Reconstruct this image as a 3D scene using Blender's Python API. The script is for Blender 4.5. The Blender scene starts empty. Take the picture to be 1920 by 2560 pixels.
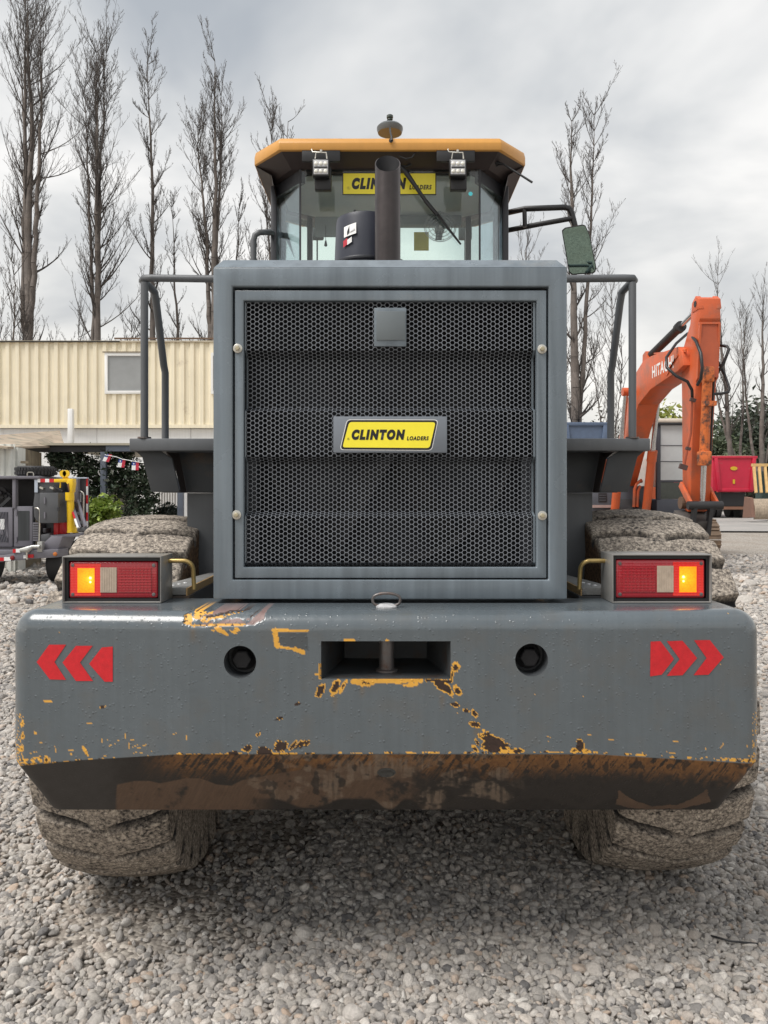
import bpy, bmesh, math, random
import numpy as np
from mathutils import Vector, Matrix, Euler

# ------------------------------------------------------------------ camera, sky, sun, exposure
SC = bpy.context.scene
COL = SC.collection
F, H, YH, CX = 1923.0, 1.44, 1235.0, 960.0      # focal length (px of a 1920x2560 frame), eye height, horizon row, centre column
cd = bpy.data.cameras.new("camera"); cam = bpy.data.objects.new("camera", cd); COL.objects.link(cam)
cam.location = (0, 0, H); cam.rotation_euler = (math.radians(90), 0, 0)
cd.sensor_fit = 'VERTICAL'; cd.sensor_height = 32.0; cd.lens = 32.0 * F / 2560.0
cd.shift_y = -(1280.0 - YH) / 2560.0
cd.clip_start = 0.05; cd.clip_end = 2000
SC.camera = cam

SUN_AZ, SUN_EL = math.radians(-122), math.radians(57)   # azimuth from +Y towards +X
sdir = Vector((math.sin(SUN_AZ) * math.cos(SUN_EL), math.cos(SUN_AZ) * math.cos(SUN_EL), math.sin(SUN_EL)))
w = bpy.data.worlds.new("World"); SC.world = w; w.use_nodes = True
nt = w.node_tree; nt.nodes.clear()
def N(tree, kind, **kw):
    n = tree.nodes.new(kind)
    for k, v in kw.items():
        setattr(n, k, v)
    return n
def L(tree, a, b): tree.links.new(a, b)
out = N(nt, 'ShaderNodeOutputWorld'); bg = N(nt, 'ShaderNodeBackground'); L(nt, bg.outputs[0], out.inputs[0])
sky = N(nt, 'ShaderNodeTexSky', sky_type='NISHITA', sun_disc=False)
sky.sun_elevation = SUN_EL; sky.sun_rotation = SUN_AZ
tc = N(nt, 'ShaderNodeTexCoord')
sx = N(nt, 'ShaderNodeSeparateXYZ'); L(nt, tc.outputs['Generated'], sx.inputs[0])
def math_node(tree, op, a, b=None, c=None, clamp=False):
    m = N(tree, 'ShaderNodeMath', operation=op); m.use_clamp = clamp
    for i, v in enumerate((a, b, c)):
        if v is None: continue
        if isinstance(v, (int, float)): m.inputs[i].default_value = v
        else: L(tree, v, m.inputs[i])
    return m.outputs[0]
zc = math_node(nt, 'ADD', math_node(nt, 'MAXIMUM', sx.outputs[2], 0.0), 0.22)
cx_ = math_node(nt, 'DIVIDE', sx.outputs[0], zc); cy_ = math_node(nt, 'DIVIDE', sx.outputs[1], zc)
cv = N(nt, 'ShaderNodeCombineXYZ'); L(nt, cx_, cv.inputs[0]); L(nt, cy_, cv.inputs[1]); cv.inputs[2].default_value = 3.7
n1 = N(nt, 'ShaderNodeTexNoise'); L(nt, cv.outputs[0], n1.inputs['Vector'])
n1.inputs['Scale'].default_value = 1.7; n1.inputs['Detail'].default_value = 5; n1.inputs['Roughness'].default_value = 0.48; n1.inputs['Distortion'].default_value = 0.35
rp = N(nt, 'ShaderNodeValToRGB'); L(nt, n1.outputs['Fac'], rp.inputs[0])
e = rp.color_ramp.elements
e[0].position = 0.33; e[0].color = (0.31, 0.335, 0.365, 1)
e[1].position = 0.62; e[1].color = (0.66, 0.655, 0.645, 1)
e2 = rp.color_ramp.elements.new(0.48); e2.color = (0.48, 0.492, 0.50, 1)
# thinner, warmer cloud low in the sky on the sun's side
dt = N(nt, 'ShaderNodeVectorMath', operation='DOT_PRODUCT'); L(nt, tc.outputs['Generated'], dt.inputs[0])
hs = Vector((sdir.x, sdir.y, 0.0)).normalized(); dt.inputs[1].default_value = hs
low = math_node(nt, 'POWER', math_node(nt, 'SUBTRACT', 1.0, math_node(nt, 'ABSOLUTE', sx.outputs[2]), clamp=True), 5.0)
side = math_node(nt, 'POWER', math_node(nt, 'MAXIMUM', math_node(nt, 'MULTIPLY_ADD', dt.outputs['Value'], 0.6, 0.4), 0.0), 1.6)
glow = math_node(nt, 'MULTIPLY', low, math_node(nt, 'MULTIPLY_ADD', side, 0.5, 0.62), clamp=True)
mw = N(nt, 'ShaderNodeMix', data_type='RGBA'); L(nt, glow, mw.inputs[0]); L(nt, rp.outputs[0], mw.inputs[6]); mw.inputs[7].default_value = (0.92, 0.85, 0.735, 1)
ms = N(nt, 'ShaderNodeMix', data_type='RGBA'); ms.inputs[0].default_value = 0.93
sk = N(nt, 'ShaderNodeVectorMath', operation='SCALE'); sk.inputs['Scale'].default_value = 0.08; L(nt, sky.outputs[0], sk.inputs[0])
L(nt, sk.outputs[0], ms.inputs[6]); L(nt, mw.outputs[2], ms.inputs[7]); L(nt, ms.outputs[2], bg.inputs[0]); bg.inputs[1].default_value = 1.0

sl = bpy.data.lights.new("sun", 'SUN'); sun = bpy.data.objects.new("sun", sl); COL.objects.link(sun)
sl.energy = 2.5; sl.angle = math.radians(32); sl.color = (1.0, 0.965, 0.92)
sun.rotation_euler = (-sdir).to_track_quat('-Z', 'Y').to_euler()
vs = SC.view_settings
vs.view_transform = 'Standard'; vs.look = 'None'; vs.gamma = 1.0; vs.use_curve_mapping = False; vs.exposure = 0.60
SC.cycles.max_bounces = 8; SC.cycles.transparent_max_bounces = 12

# ------------------------------------------------------------------ helpers
rnd = random.Random(7)
def at(px, py, d): return Vector(((px - CX) * d / F, d, H - (py - YH) * d / F))
def X_(px, d): return (px - CX) * d / F
def Z_(py, d): return H - (py - YH) * d / F

def hash2(ix, iy, seed):
    h = (ix.astype(np.int64) * 374761393 + iy.astype(np.int64) * 668265263 + seed * 974634777) & 0xffffffff
    h = ((h ^ (h >> 13)) * 1274126177) & 0xffffffff
    h = h ^ (h >> 16)
    return (h & 0xffff) / 65535.0
def vnoise(x, y, seed=0):
    ix, iy = np.floor(x), np.floor(y); fx, fy = x - ix, y - iy
    fx = fx * fx * (3 - 2 * fx); fy = fy * fy * (3 - 2 * fy)
    a = hash2(ix, iy, seed); b = hash2(ix + 1, iy, seed); c = hash2(ix, iy + 1, seed); d = hash2(ix + 1, iy + 1, seed)
    return (a * (1 - fx) + b * fx) * (1 - fy) + (c * (1 - fx) + d * fx) * fy
def fbm(x, y, seed=0, octv=4):
    s = 0; a = 0.5; t = 0
    for i in range(octv):
        s = s + a * vnoise(x * 2 ** i + i * 17.3, y * 2 ** i - i * 9.1, seed + i); t += a; a *= 0.55
    return s / t

ORG = {}
def empty(name, loc, label=None, cat=None, group=None, rz=0):
    o = bpy.data.objects.new(name, None); o.location = loc; o.rotation_euler = (0, 0, rz); COL.objects.link(o)
    o.empty_display_size = 0.1
    ORG[o.name] = Vector(loc)
    return tag(o, label, cat, group)
def tag(o, label=None, cat=None, group=None, kind=None):
    if label: o['label'] = label
    if cat: o['category'] = cat
    if group: o['group'] = group
    if kind: o['kind'] = kind
    return o
def link_mesh(name, me, mat=None, parent=None, loc=None):
    o = bpy.data.objects.new(name, me); COL.objects.link(o)
    if mat is not None and len(me.materials) == 0: me.materials.append(mat)
    org = Vector((0, 0, 0))
    if parent is not None:
        o.parent = parent; org = ORG[parent.name]
    if loc is not None:
        o.location = Vector(loc) - org; ORG[o.name] = Vector(loc)
    else: ORG[o.name] = org
    return o
def dup(o, parent, loc=None, rot=None, name=None):
    c = o.copy(); COL.objects.link(c); c.parent = parent
    if name: c.name = name
    if loc is not None: c.location = Vector(loc) - ORG[parent.name]
    if rot is not None: c.rotation_euler = rot
    ORG[c.name] = Vector(loc) if loc is not None else ORG[parent.name]
    return c

class MB:
    def __init__(s): s.v = []; s.f = []
    def add(s, vs, fs):
        n = len(s.v); s.v += [tuple(p) for p in vs]; s.f += [tuple(i + n for i in f) for f in fs]; return s
    def box(s, x0, x1, y0, y1, z0, z1):
        v = [(x, y, z) for x in (x0, x1) for y in (y0, y1) for z in (z0, z1)]
        return s.add(v, [(0, 1, 3, 2), (4, 6, 7, 5), (0, 4, 5, 1), (2, 3, 7, 6), (0, 2, 6, 4), (1, 5, 7, 3)])
    def obox(s, c, size, rot=(0, 0, 0)):
        m = Euler(rot).to_matrix(); c = Vector(c); hx, hy, hz = [t / 2 for t in size]
        v = [c + m @ Vector((x, y, z)) for x in (-hx, hx) for y in (-hy, hy) for z in (-hz, hz)]
        return s.add(v, [(0, 1, 3, 2), (4, 6, 7, 5), (0, 4, 5, 1), (2, 3, 7, 6), (0, 2, 6, 4), (1, 5, 7, 3)])
    def bar(s, p0, p1, wx, wz=None, up=(0, 0, 1)):
        p0, p1 = Vector(p0), Vector(p1); wz = wz or wx; d = (p1 - p0).normalized(); u = Vector(up)
        if abs(d.dot(u)) > 0.98: u = Vector((0, 1, 0))
        a = d.cross(u).normalized() * wx / 2; b = a.cross(d).normalized() * wz / 2
        v = [p + q for p in (p0, p1) for q in (-a - b, a - b, a + b, -a + b)]
        return s.add(v, [(3, 2, 1, 0), (4, 5, 6, 7), (0, 1, 5, 4), (1, 2, 6, 5), (2, 3, 7, 6), (3, 0, 4, 7)])
    def tube(s, pts, r, n=10, cap=True, closed=False):
        pts = [Vector(p) for p in pts]; k = len(pts); rr = r if isinstance(r, (list, tuple)) else [r] * k
        T = []
        for i in range(k):
            a = pts[(i - 1) % k] if (closed or i > 0) else pts[i]; b = pts[(i + 1) % k] if (closed or i < k - 1) else pts[i]
            T.append((b - a).normalized())
        u = T[0].orthogonal().normalized(); V = []
        for i in range(k):
            u = (u - T[i] * u.dot(T[i])).normalized(); w_ = T[i].cross(u)
            V += [pts[i] + (u * math.cos(2 * math.pi * j / n) + w_ * math.sin(2 * math.pi * j / n)) * rr[i] for j in range(n)]
        Fc = []
        for i in range(k if closed else k - 1):
            i2 = (i + 1) % k
            Fc += [(i * n + j, i * n + (j + 1) % n, i2 * n + (j + 1) % n, i2 * n + j) for j in range(n)]
        if cap and not closed:
            Fc += [tuple(range(n - 1, -1, -1)), tuple((k - 1) * n + j for j in range(n))]
        return s.add(V, Fc)
    def cyl(s, p0, p1, r, r1=None, n=16): return s.tube([p0, p1], [r, r if r1 is None else r1], n)
    def prism(s, poly, axis, a0, a1):
        """poly: 2D points in the plane perpendicular to axis (x:(y,z) y:(x,z) z:(x,y))"""
        def P(p, a): return {'x': (a, p[0], p[1]), 'y': (p[0], a, p[1]), 'z': (p[0], p[1], a)}[axis]
        n = len(poly); V = [P(p, a0) for p in poly] + [P(p, a1) for p in poly]
        return s.add(V, [tuple(range(n)), tuple(range(2 * n - 1, n - 1, -1))] + [(i, i + n, (i + 1) % n + n, (i + 1) % n) for i in range(n)])
    def ring(s, o, i, y0, y1):
        """rectangular frame in the XZ plane: o, i = (x0,x1,z0,z1), front y0, back y1"""
        V = []
        for y in (y0, y1):
            for q in (o, i): V += [(q[0], y, q[2]), (q[1], y, q[2]), (q[1], y, q[3]), (q[0], y, q[3])]
        Fc = []
        for j in range(4):
            k = (j + 1) % 4
            Fc += [(j, k, 4 + k, 4 + j), (8 + j, 12 + j, 12 + k, 8 + k), (j, 8 + j, 8 + k, k), (4 + j, 4 + k, 12 + k, 12 + j)]
        return s.add(V, Fc)
    def lathe(s, prof, c, axis='z', n=24, close=False):
        c = Vector(c); V = []
        for (r, h) in prof:
            for j in range(n):
                a = 2 * math.pi * j / n; p = (r * math.cos(a), r * math.sin(a))
                V.append(c + Vector({'z': (p[0], p[1], h), 'y': (p[0], h, p[1]), 'x': (h, p[0], p[1])}[axis]))
        k = len(prof); Fc = [(i * n + j, i * n + (j + 1) % n, (i + 1) * n + (j + 1) % n, (i + 1) * n + j) for i in range(k - 1) for j in range(n)]
        Fc += [tuple(range(n - 1, -1, -1)), tuple((k - 1) * n + j for j in range(n))]
        return s.add(V, Fc)
    def build(s, name, mat, parent=None, bev=0, smooth=None, loc=None, seg=2):
        o0 = Vector(loc) if loc is not None else (ORG[parent.name] if parent is not None else Vector((0, 0, 0)))
        me = bpy.data.meshes.new(name)
        me.from_pydata([(p[0] - o0.x, p[1] - o0.y, p[2] - o0.z) for p in s.v], [], s.f); me.update()
        bm = bmesh.new(); bm.from_mesh(me); bmesh.ops.recalc_face_normals(bm, faces=bm.faces)
        if bev:
            ed = [q for q in bm.edges if len(q.link_faces) == 2 and q.calc_face_angle(0) > 0.5]
            try: bmesh.ops.bevel(bm, geom=ed, offset=bev, segments=seg, profile=0.5, affect='EDGES', clamp_overlap=True)
            except Exception: pass
        bm.to_mesh(me); bm.free()
        if smooth is not None or bev:
            me.polygons.foreach_set('use_smooth', [True] * len(me.polygons))
            me.set_sharp_from_angle(angle=math.radians(smooth if smooth else 40))
        return link_mesh(name, me, mat, parent, loc)

def mesh_np(name, V, Q, mat, parent=None, smooth=True, sharp=None, attrs=None):
    """V (n,3) world coordinates, Q (m,k) faces"""
    me = bpy.data.meshes.new(name); V = np.asarray(V, dtype=np.float64); Q = np.asarray(Q, dtype=np.int32)
    org = np.array(ORG[parent.name]) if parent is not None else np.zeros(3)
    me.vertices.add(len(V)); me.vertices.foreach_set('co', (V - org).astype(np.float32).ravel())
    k = Q.shape[1]; me.loops.add(Q.size); me.loops.foreach_set('vertex_index', Q.ravel())
    me.polygons.add(len(Q)); me.polygons.foreach_set('loop_start', np.arange(0, Q.size, k, dtype=np.int32))
    me.polygons.foreach_set('loop_total', np.full(len(Q), k, dtype=np.int32))
    me.update(calc_edges=True)
    me.polygons.foreach_set('use_smooth', [smooth] * len(Q))
    if sharp: me.set_sharp_from_angle(angle=math.radians(sharp))
    for an, arr in (attrs or {}).items():
        arr = np.asarray(arr, dtype=np.float32)
        if arr.ndim == 1:
            a = me.attributes.new(an, 'FLOAT', 'POINT'); a.data.foreach_set('value', arr)
        else:
            a = me.attributes.new(an, 'FLOAT_COLOR', 'POINT'); c4 = np.ones((len(V), 4), np.float32); c4[:, :3] = arr
            a.data.foreach_set('color', c4.ravel())
    return link_mesh(name, me, mat, parent)

def text_mesh(body, mat, name, parent, to_world, shear=0.0, bold=0.0, mirror=False):
    """text scaled to the unit square, then mapped through to_world(u, v)"""
    cu = bpy.data.curves.new('t', 'FONT'); cu.body = body; cu.shear = shear; cu.offset = bold; cu.resolution_u = 4; cu.space_character = 1.0 + bold * 4
    ob = bpy.data.objects.new('t', cu); COL.objects.link(ob)
    bpy.context.view_layer.update()
    me = bpy.data.meshes.new_from_object(ob.evaluated_get(bpy.context.evaluated_depsgraph_get()))
    bpy.data.objects.remove(ob); bpy.data.curves.remove(cu)
    n = len(me.vertices); co = np.empty(n * 3, np.float32); me.vertices.foreach_get('co', co); co = co.reshape(-1, 3)
    mn, mx = co[:, :2].min(0), co[:, :2].max(0); uv = (co[:, :2] - mn) / (mx - mn)
    org = ORG[parent.name]
    for i, v in enumerate(me.vertices): v.co = to_world(float(uv[i, 0]), float(uv[i, 1])) - org
    me.update()
    me.materials.clear(); me.name = name
    return link_mesh(name, me, mat, parent)

# ------------------------------------------------------------------ materials
MATS = {}
def M(name, col, rough=0.5, metal=0.0, var=0.12, scale=6.0, bump=0.0, bscale=80.0, spec=0.5, dirt=None, damt=0.5, dscale=3.0, streak=0.0, emit=0.0, rvar=0.15, coat=0.0, trans=0.0):
    if name in MATS: return MATS[name]
    m = bpy.data.materials.new(name); m.use_nodes = True; t = m.node_tree; b = t.nodes['Principled BSDF']
    tcn = N(t, 'ShaderNodeTexCoord'); vec = tcn.outputs['Object']
    nz = N(t, 'ShaderNodeTexNoise'); L(t, vec, nz.inputs['Vector']); nz.inputs['Scale'].default_value = scale; nz.inputs['Detail'].default_value = 7; nz.inputs['Roughness'].default_value = 0.62
    mr = N(t, 'ShaderNodeMapRange'); L(t, nz.outputs['Fac'], mr.inputs[0]); mr.inputs[1].default_value = 0.3; mr.inputs[2].default_value = 0.7
    mr.inputs[3].default_value = 1 - var; mr.inputs[4].default_value = 1 + var
    sc = N(t, 'ShaderNodeVectorMath', operation='SCALE'); sc.inputs[0].default_value = col; L(t, mr.outputs[0], sc.inputs['Scale'])
    cur = sc.outputs[0]
    if dirt is not None:
        n2 = N(t, 'ShaderNodeTexNoise'); n2.inputs['Scale'].default_value = dscale; n2.inputs['Detail'].default_value = 9; n2.inputs['Roughness'].default_value = 0.7
        L(t, vec, n2.inputs['Vector'])
        r2 = N(t, 'ShaderNodeMapRange'); L(t, n2.outputs['Fac'], r2.inputs[0]); r2.inputs[1].default_value = 0.62 - damt * 0.3; r2.inputs[2].default_value = 0.72 - damt * 0.2
        mx = N(t, 'ShaderNodeMix', data_type='RGBA'); L(t, r2.outputs[0], mx.inputs[0]); L(t, cur, mx.inputs[6]); mx.inputs[7].default_value = (*dirt, 1); cur = mx.outputs[2]
    if streak:
        mp = N(t, 'ShaderNodeMapping'); mp.inputs['Scale'].default_value = (28, 28, 1.1); L(t, vec, mp.inputs[0])
        n3 = N(t, 'ShaderNodeTexNoise'); n3.inputs['Scale'].default_value = 1.0; n3.inputs['Detail'].default_value = 5; L(t, mp.outputs[0], n3.inputs['Vector'])
        r3 = N(t, 'ShaderNodeMapRange'); L(t, n3.outputs['Fac'], r3.inputs[0]); r3.inputs[1].default_value = 0.35; r3.inputs[2].default_value = 0.65; r3.inputs[3].default_value = 1 - streak; r3.inputs[4].default_value = 1 + streak
        s3 = N(t, 'ShaderNodeVectorMath', operation='SCALE'); L(t, cur, s3.inputs[0]); L(t, r3.outputs[0], s3.inputs['Scale']); cur = s3.outputs[0]
    L(t, cur, b.inputs['Base Color'])
    rr = N(t, 'ShaderNodeMapRange'); L(t, nz.outputs['Fac'], rr.inputs[0]); rr.inputs[1].default_value = 0.3; rr.inputs[2].default_value = 0.7
    rr.inputs[3].default_value = max(0.02, rough - rvar * rough); rr.inputs[4].default_value = min(1, rough + rvar * rough); L(t, rr.outputs[0], b.inputs['Roughness'])
    b.inputs['Metallic'].default_value = metal; b.inputs['Specular IOR Level'].default_value = spec
    b.inputs['Coat Weight'].default_value = coat; b.inputs['Transmission Weight'].default_value = trans
    if emit: L(t, cur, b.inputs['Emission Color']); b.inputs['Emission Strength'].default_value = emit
    if bump:
        nb = N(t, 'ShaderNodeTexNoise'); nb.inputs['Scale'].default_value = bscale; nb.inputs['Detail'].default_value = 4; L(t, vec, nb.inputs['Vector'])
        bp = N(t, 'ShaderNodeBump'); bp.inputs['Strength'].default_value = bump; bp.inputs['Distance'].default_value = 0.004
        L(t, nb.outputs['Fac'], bp.inputs['Height']); L(t, bp.outputs[0], b.inputs['Normal'])
    MATS[name] = m
    return m

GREY = M('grey_machine_paint', (0.142, 0.170, 0.194), 0.26, var=0.07, scale=5, streak=0.14, bump=0.05, bscale=40, dirt=(0.19, 0.20, 0.20), damt=0.16, dscale=2.2)
GREYD = M('dark_grey_paint', (0.098, 0.104, 0.112), 0.5, var=0.1, scale=4, streak=0.06)
UNDER = M('underside_paint', (0.045, 0.048, 0.052), 0.6, var=0.2, scale=5, dirt=(0.10, 0.07, 0.05), damt=0.2)
BLACK = M('black_plastic', (0.012, 0.012, 0.014), 0.45, var=0.2)
BLACKM = M('matt_black', (0.010, 0.010, 0.012), 0.8, var=0.2)
CORE = M('radiator_black', (0.006, 0.007, 0.010), 0.7, var=0.3, scale=20)
RUBBER = M('black_rubber', (0.018, 0.018, 0.020), 0.65, var=0.3, scale=14, bump=0.2)
ZINC = M('zinc_steel', (0.55, 0.53, 0.48), 0.35, metal=0.8, var=0.15, scale=40)
STEEL = M('worn_steel', (0.16, 0.15, 0.15), 0.45, metal=0.6, var=0.35, scale=18, dirt=(0.12, 0.06, 0.035), damt=0.4, dscale=9)
CHROME = M('chrome_rod', (0.62, 0.63, 0.65), 0.22, metal=1.0, var=0.08)
ROOFY = M('yellow_roof_paint', (0.56, 0.27, 0.055), 0.36, var=0.06, scale=3, streak=0.03)
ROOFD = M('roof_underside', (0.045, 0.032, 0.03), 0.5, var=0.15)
BRASS = M('brass_tube', (0.46, 0.33, 0.13), 0.33, metal=0.75, var=0.15, scale=30)
WHITE = M('white_paint', (0.78, 0.78, 0.77), 0.5, var=0.05, scale=3)
YEL = M('sign_yellow', (0.90, 0.77, 0.04), 0.38, var=0.05, scale=10)
INK = M('sign_black', (0.010, 0.010, 0.012), 0.4, var=0.1)
RED = M('reflective_red', (0.55, 0.012, 0.02), 0.35, var=0.12, scale=60, bump=0.25, bscale=500)
SILV = M('reflective_white', (0.80, 0.81, 0.82), 0.4, var=0.06)
# ------------------------------------------------------------------ ground height
def gz(x, y):
    x = np.asarray(x, float); y = np.asarray(y, float)
    near = np.exp(-((x / 4.0) ** 2 + ((y - 3.0) / 4.0) ** 2))
    return 0.012 * x * near + (0.03 * (fbm(x * 0.35 + 40, y * 0.35 + 11, 5, 3) - 0.5)) * (1 - near) + 0.012 * (fbm(x * 2.1, y * 2.1, 9, 3) - 0.5)

# ------------------------------------------------------------------ wheel loader
LD = empty('wheel_loader', (0, 3.0, 0), 'grey wheel loader seen from behind, yellow cab roof, scraped rear counterweight', 'wheel loader')
DB, ZT, ZC, KC, Z0, BX, BW = 2.07, 1.12, 0.740, 0.944, 0.496, 0.006, 1.036
def yb(x): return DB + 0.04 * np.clip((np.abs(np.asarray(x, float) - BX) - 0.53) / 0.49, 0, 1)
def bump_at(px, py, lift=0.0012):
    y = DB
    for _ in range(5): y = float(yb((px - CX) * y / F))
    return at(px, py, y - lift)

def make_bumper():
    r, R = 0.05, 0.066
    ph = np.linspace(0, math.pi / 2, 26); es = r * (1 - np.cos(ph))          # 0..r
    SX0, SX1, SZ1, SZ0 = -0.1694, 0.1793, 1.0439, 0.9427
    seg = lambda a, b, st: np.linspace(a, b, max(2, int(abs(b - a) / st)) + 1)[1:]
    st = 0.0026
    xs = np.concatenate([-BW + BX + es, seg(-BW + BX + r, SX0, st), seg(SX0, SX1, st), seg(SX1, BW + BX - r, st), (BW + BX - es)[::-1][1:]])
    zface = np.concatenate([ZT - es, seg(ZT - r, SZ1, st), seg(SZ1, SZ0, st)])
    nf = len(zface); n1 = int((SZ0 - ZC) / st); n2 = 100
    zcx = ZC - (yb(xs) - DB) / KC
    rows = nf + n1 + n2
    X = np.repeat(xs[None, :], rows, 0); Z = np.empty_like(X)
    Z[:nf] = zface[:, None]
    t = (np.arange(1, n1 + 1) / n1)[:, None]; Z[nf:nf + n1] = SZ0 * (1 - t) + zcx[None, :] * t
    t = (np.arange(1, n2 + 1) / n2)[:, None]; Z[nf + n1:] = zcx[None, :] * (1 - t) + Z0 * t
    Y = np.maximum(yb(X), DB + KC * (ZC - Z))
    dx = BW - np.abs(X - BX); dz = ZT - Z
    e_ = np.minimum(dx, dz)
    cor = (dx < R) & (dz < R)
    vx = np.where(cor, R - dx, 0); vz = np.where(cor, R - dz, 0); m = np.maximum(vx, vz); ln = np.hypot(vx, vz) + 1e-9
    k = np.where(cor, m / ln, 1)
    X = np.where(cor, BX + np.sign(X - BX) * (BW - R + vx * k), X); Z = np.where(cor, ZT - R + vz * k, Z)
    e_ = np.where(cor, R - m, e_)
    Y = Y + np.where(e_ < r, r - np.sqrt(np.maximum(r * r - (r - e_) ** 2, 0)), 0)
    nc = len(xs)
    idx = np.arange(rows * nc).reshape(rows, nc)
    Q = np.stack([idx[:-1, :-1], idx[1:, :-1], idx[1:, 1:], idx[:-1, 1:]], -1).reshape(-1, 4)
    tt = np.clip((ZC - Z) / (ZC - Z0), 0, 1); X = BX + (X - BX) * (1 - .021 * tt)
    V = np.stack([X, Y, Z], -1).reshape(-1, 3)
    cen = V[Q].mean(1)
    kill = (cen[:, 0] > SX0) & (cen[:, 0] < SX1) & (cen[:, 2] > SZ0) & (cen[:, 2] < SZ1)
    holes = []
    for (hx, hy, hr) in ((600, 1655, 40.5), (1329, 1650, 41)):
        hd = float(yb(X_(hx, DB))); c = (X_(hx, hd), Z_(hy, hd)); rr = hr * hd / F; holes.append((c[0], c[1], rr, hd))
        kill |= np.hypot(cen[:, 0] - c[0], cen[:, 2] - c[1]) < rr
    h0 = (X_(966, 2.12), Z_(1931, 2.12))
    used_k = np.zeros(len(V), bool); used_k[Q[kill].ravel()] = True
    used_o = np.zeros(len(V), bool); used_o[Q[~kill].ravel()] = True
    bd = used_k & used_o
    for (hx, hz, rr, hd) in holes:
        ro = np.hypot(V[:, 0] - hx, V[:, 2] - hz); s = bd & (ro < rr * 1.3)
        f = rr / np.maximum(ro, 1e-6)
        V[s, 0] = hx + (V[s, 0] - hx) * f[s]; V[s, 2] = hz + (V[s, 2] - hz) * f[s]
    Q = Q[~kill]
    # paint and wear as vertex colour, worked out where the marks sit on the plate
    PX = CX + V[:, 0] * F / V[:, 1]; PY = YH + (H - V[:, 2]) * F / V[:, 1]
    nfine = fbm(PX / 5, PY / 5, 3, 4); nmid = fbm(PX / 18, PY / 18, 21, 4); nbig = fbm(PX / 90, PY / 90, 33, 4)
    base = np.array([0.092, 0.110, 0.123]); col = base * (0.92 + 0.16 * nbig + 0.06 * (nmid - 0.5))[:, None]
    runs = fbm(PX / 9, PY / 240, 51, 3); col *= (0.92 + 0.16 * runs)[:, None]
    grime = np.clip((fbm(PX / 55, PY / 55, 71, 4) - .52) * 4, 0, 1) * 0.28; col = col * (1 - grime)[:, None] + np.array([.105, .098, .088]) * grime[:, None]
    yel = np.zeros(len(V)); rust = np.zeros(len(V)); dark = np.zeros(len(V)); mauve = np.zeros(len(V))
    def ell(cx, cy, rx, ry, ang=0, core=0.0, jag=0.9):
        a = math.radians(ang); dx_, dy_ = PX - cx, PY - cy
        u = (dx_ * math.cos(a) + dy_ * math.sin(a)) / rx; v = (-dx_ * math.sin(a) + dy_ * math.cos(a)) / ry
        q = np.sqrt(u * u + v * v) + (nfine - 0.5) * jag
        yel[q < 1] = 1
        if core: rust[q < min(.92, core * 1.22)] = 1
    def stroke(p0, p1, rr, core=0, jag=0.8, taper=1.0, arr=None):
        p0 = np.array(p0, float); p1 = np.array(p1, float); d = p1 - p0; l2 = (d * d).sum()
        t_ = np.clip(((PX - p0[0]) * d[0] + (PY - p0[1]) * d[1]) / l2, 0, 1)
        q = np.hypot(PX - p0[0] - t_ * d[0], PY - p0[1] - t_ * d[1]) / (rr * (1 + (taper - 1) * t_)) + (nfine - 0.5) * jag
        (yel if arr is None else arr)[q < 1] = 1
        if core: rust[q < core] = 1
    def inpoly(poly):
        n = len(poly); ins = np.zeros(len(V), bool); j = n - 1
        jx = PX + (nfine - 0.5) * 7; jy = PY + (nmid - 0.5) * 7
        for i in range(n):
            xi, yi = poly[i]; xj, yj = poly[j]
            c = ((yi > jy) != (yj > jy)) & (jx < (xj - xi) * (jy - yi) / (yj - yi + 1e-9) + xi); ins ^= c; j = i
        return ins
    front = Z.ravel() > 0
    # slot surround
    stroke((884, 1703), (1052, 1700), 7, 0, 1.3); ell(914, 1707, 26, 9, 0, 0.25); ell(1028, 1712, 20, 5, -6)
    ell(801, 1726, 10, 20, 30, 0.62); ell(838, 1718, 10, 23, 22, 0.55); ell(858, 1716, 5, 20, 28, 0.4)
    ell(1102, 1712, 13, 24, -45, 0.6); ell(1118, 1722, 10, 24, -40, 0.55); ell(1143, 1726, 9, 15, -28, 0.5)
    ell(1140, 1668, 10, 13, 20, 0.45); stroke((1131, 1680), (1128, 1702), 5, 0.3); stroke((800, 1660), (800, 1696), 3, 0.4); ell(792, 1686, 7, 3)
    stroke((862, 1601), (886, 1601), 3.4); ell(968, 1601, 5, 3); stroke((1066, 1700), (1126, 1704), 4, 0.8)
    # chain of chips down to the lower edge
    for c in ((744, 1760, 9, 4, -20, .8), (697, 1797, 10, 4, -22, .8), (645, 1836, 8, 4, -30, .5), (1138, 1762, 13, 6, 8, .7), (1166, 1777, 9, 5, 20, .6),
              (1186, 1784, 6, 12, -32, .6), (1187, 1811, 15, 8, 10, .65), (1209, 1826, 4, 4, 0, 0), (1235, 1852, 40, 13, 24, .66), (1228, 1866, 26, 16, 20, .68),
              (1262, 1872, 16, 8, 10, .3), (1193, 1856, 4, 10, -32, .5), (1189, 1873, 6, 13, -38, .5), (1292, 1877, 18, 6, 0, .5), (1222, 1836, 4, 13, -35, .5),
              (1450, 1864, 10, 18, 4, .74), (1438, 1876, 12, 7, 0, .3), (1466, 1879, 10, 5, 0, .2),
              (582, 1884, 15, 7, -8, .85), (618, 1871, 13, 8, -22, .7), (662, 1880, 22, 12, 8, .75), (701, 1866, 18, 15, 0, .72),
              (121, 1753, 11, 4, 4, 0), (213, 1877, 4, 14, -30, 0), (116, 1901, 7, 14, 5, .3), (256, 1767, 8, 5, 0, .7), (56, 1810, 5, 9, 0, .2), (57, 1840, 4, 9, 0, .3), (54, 1872, 5, 8, 0, .3), (88, 1833, 4, 4, 0, 0)):
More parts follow.
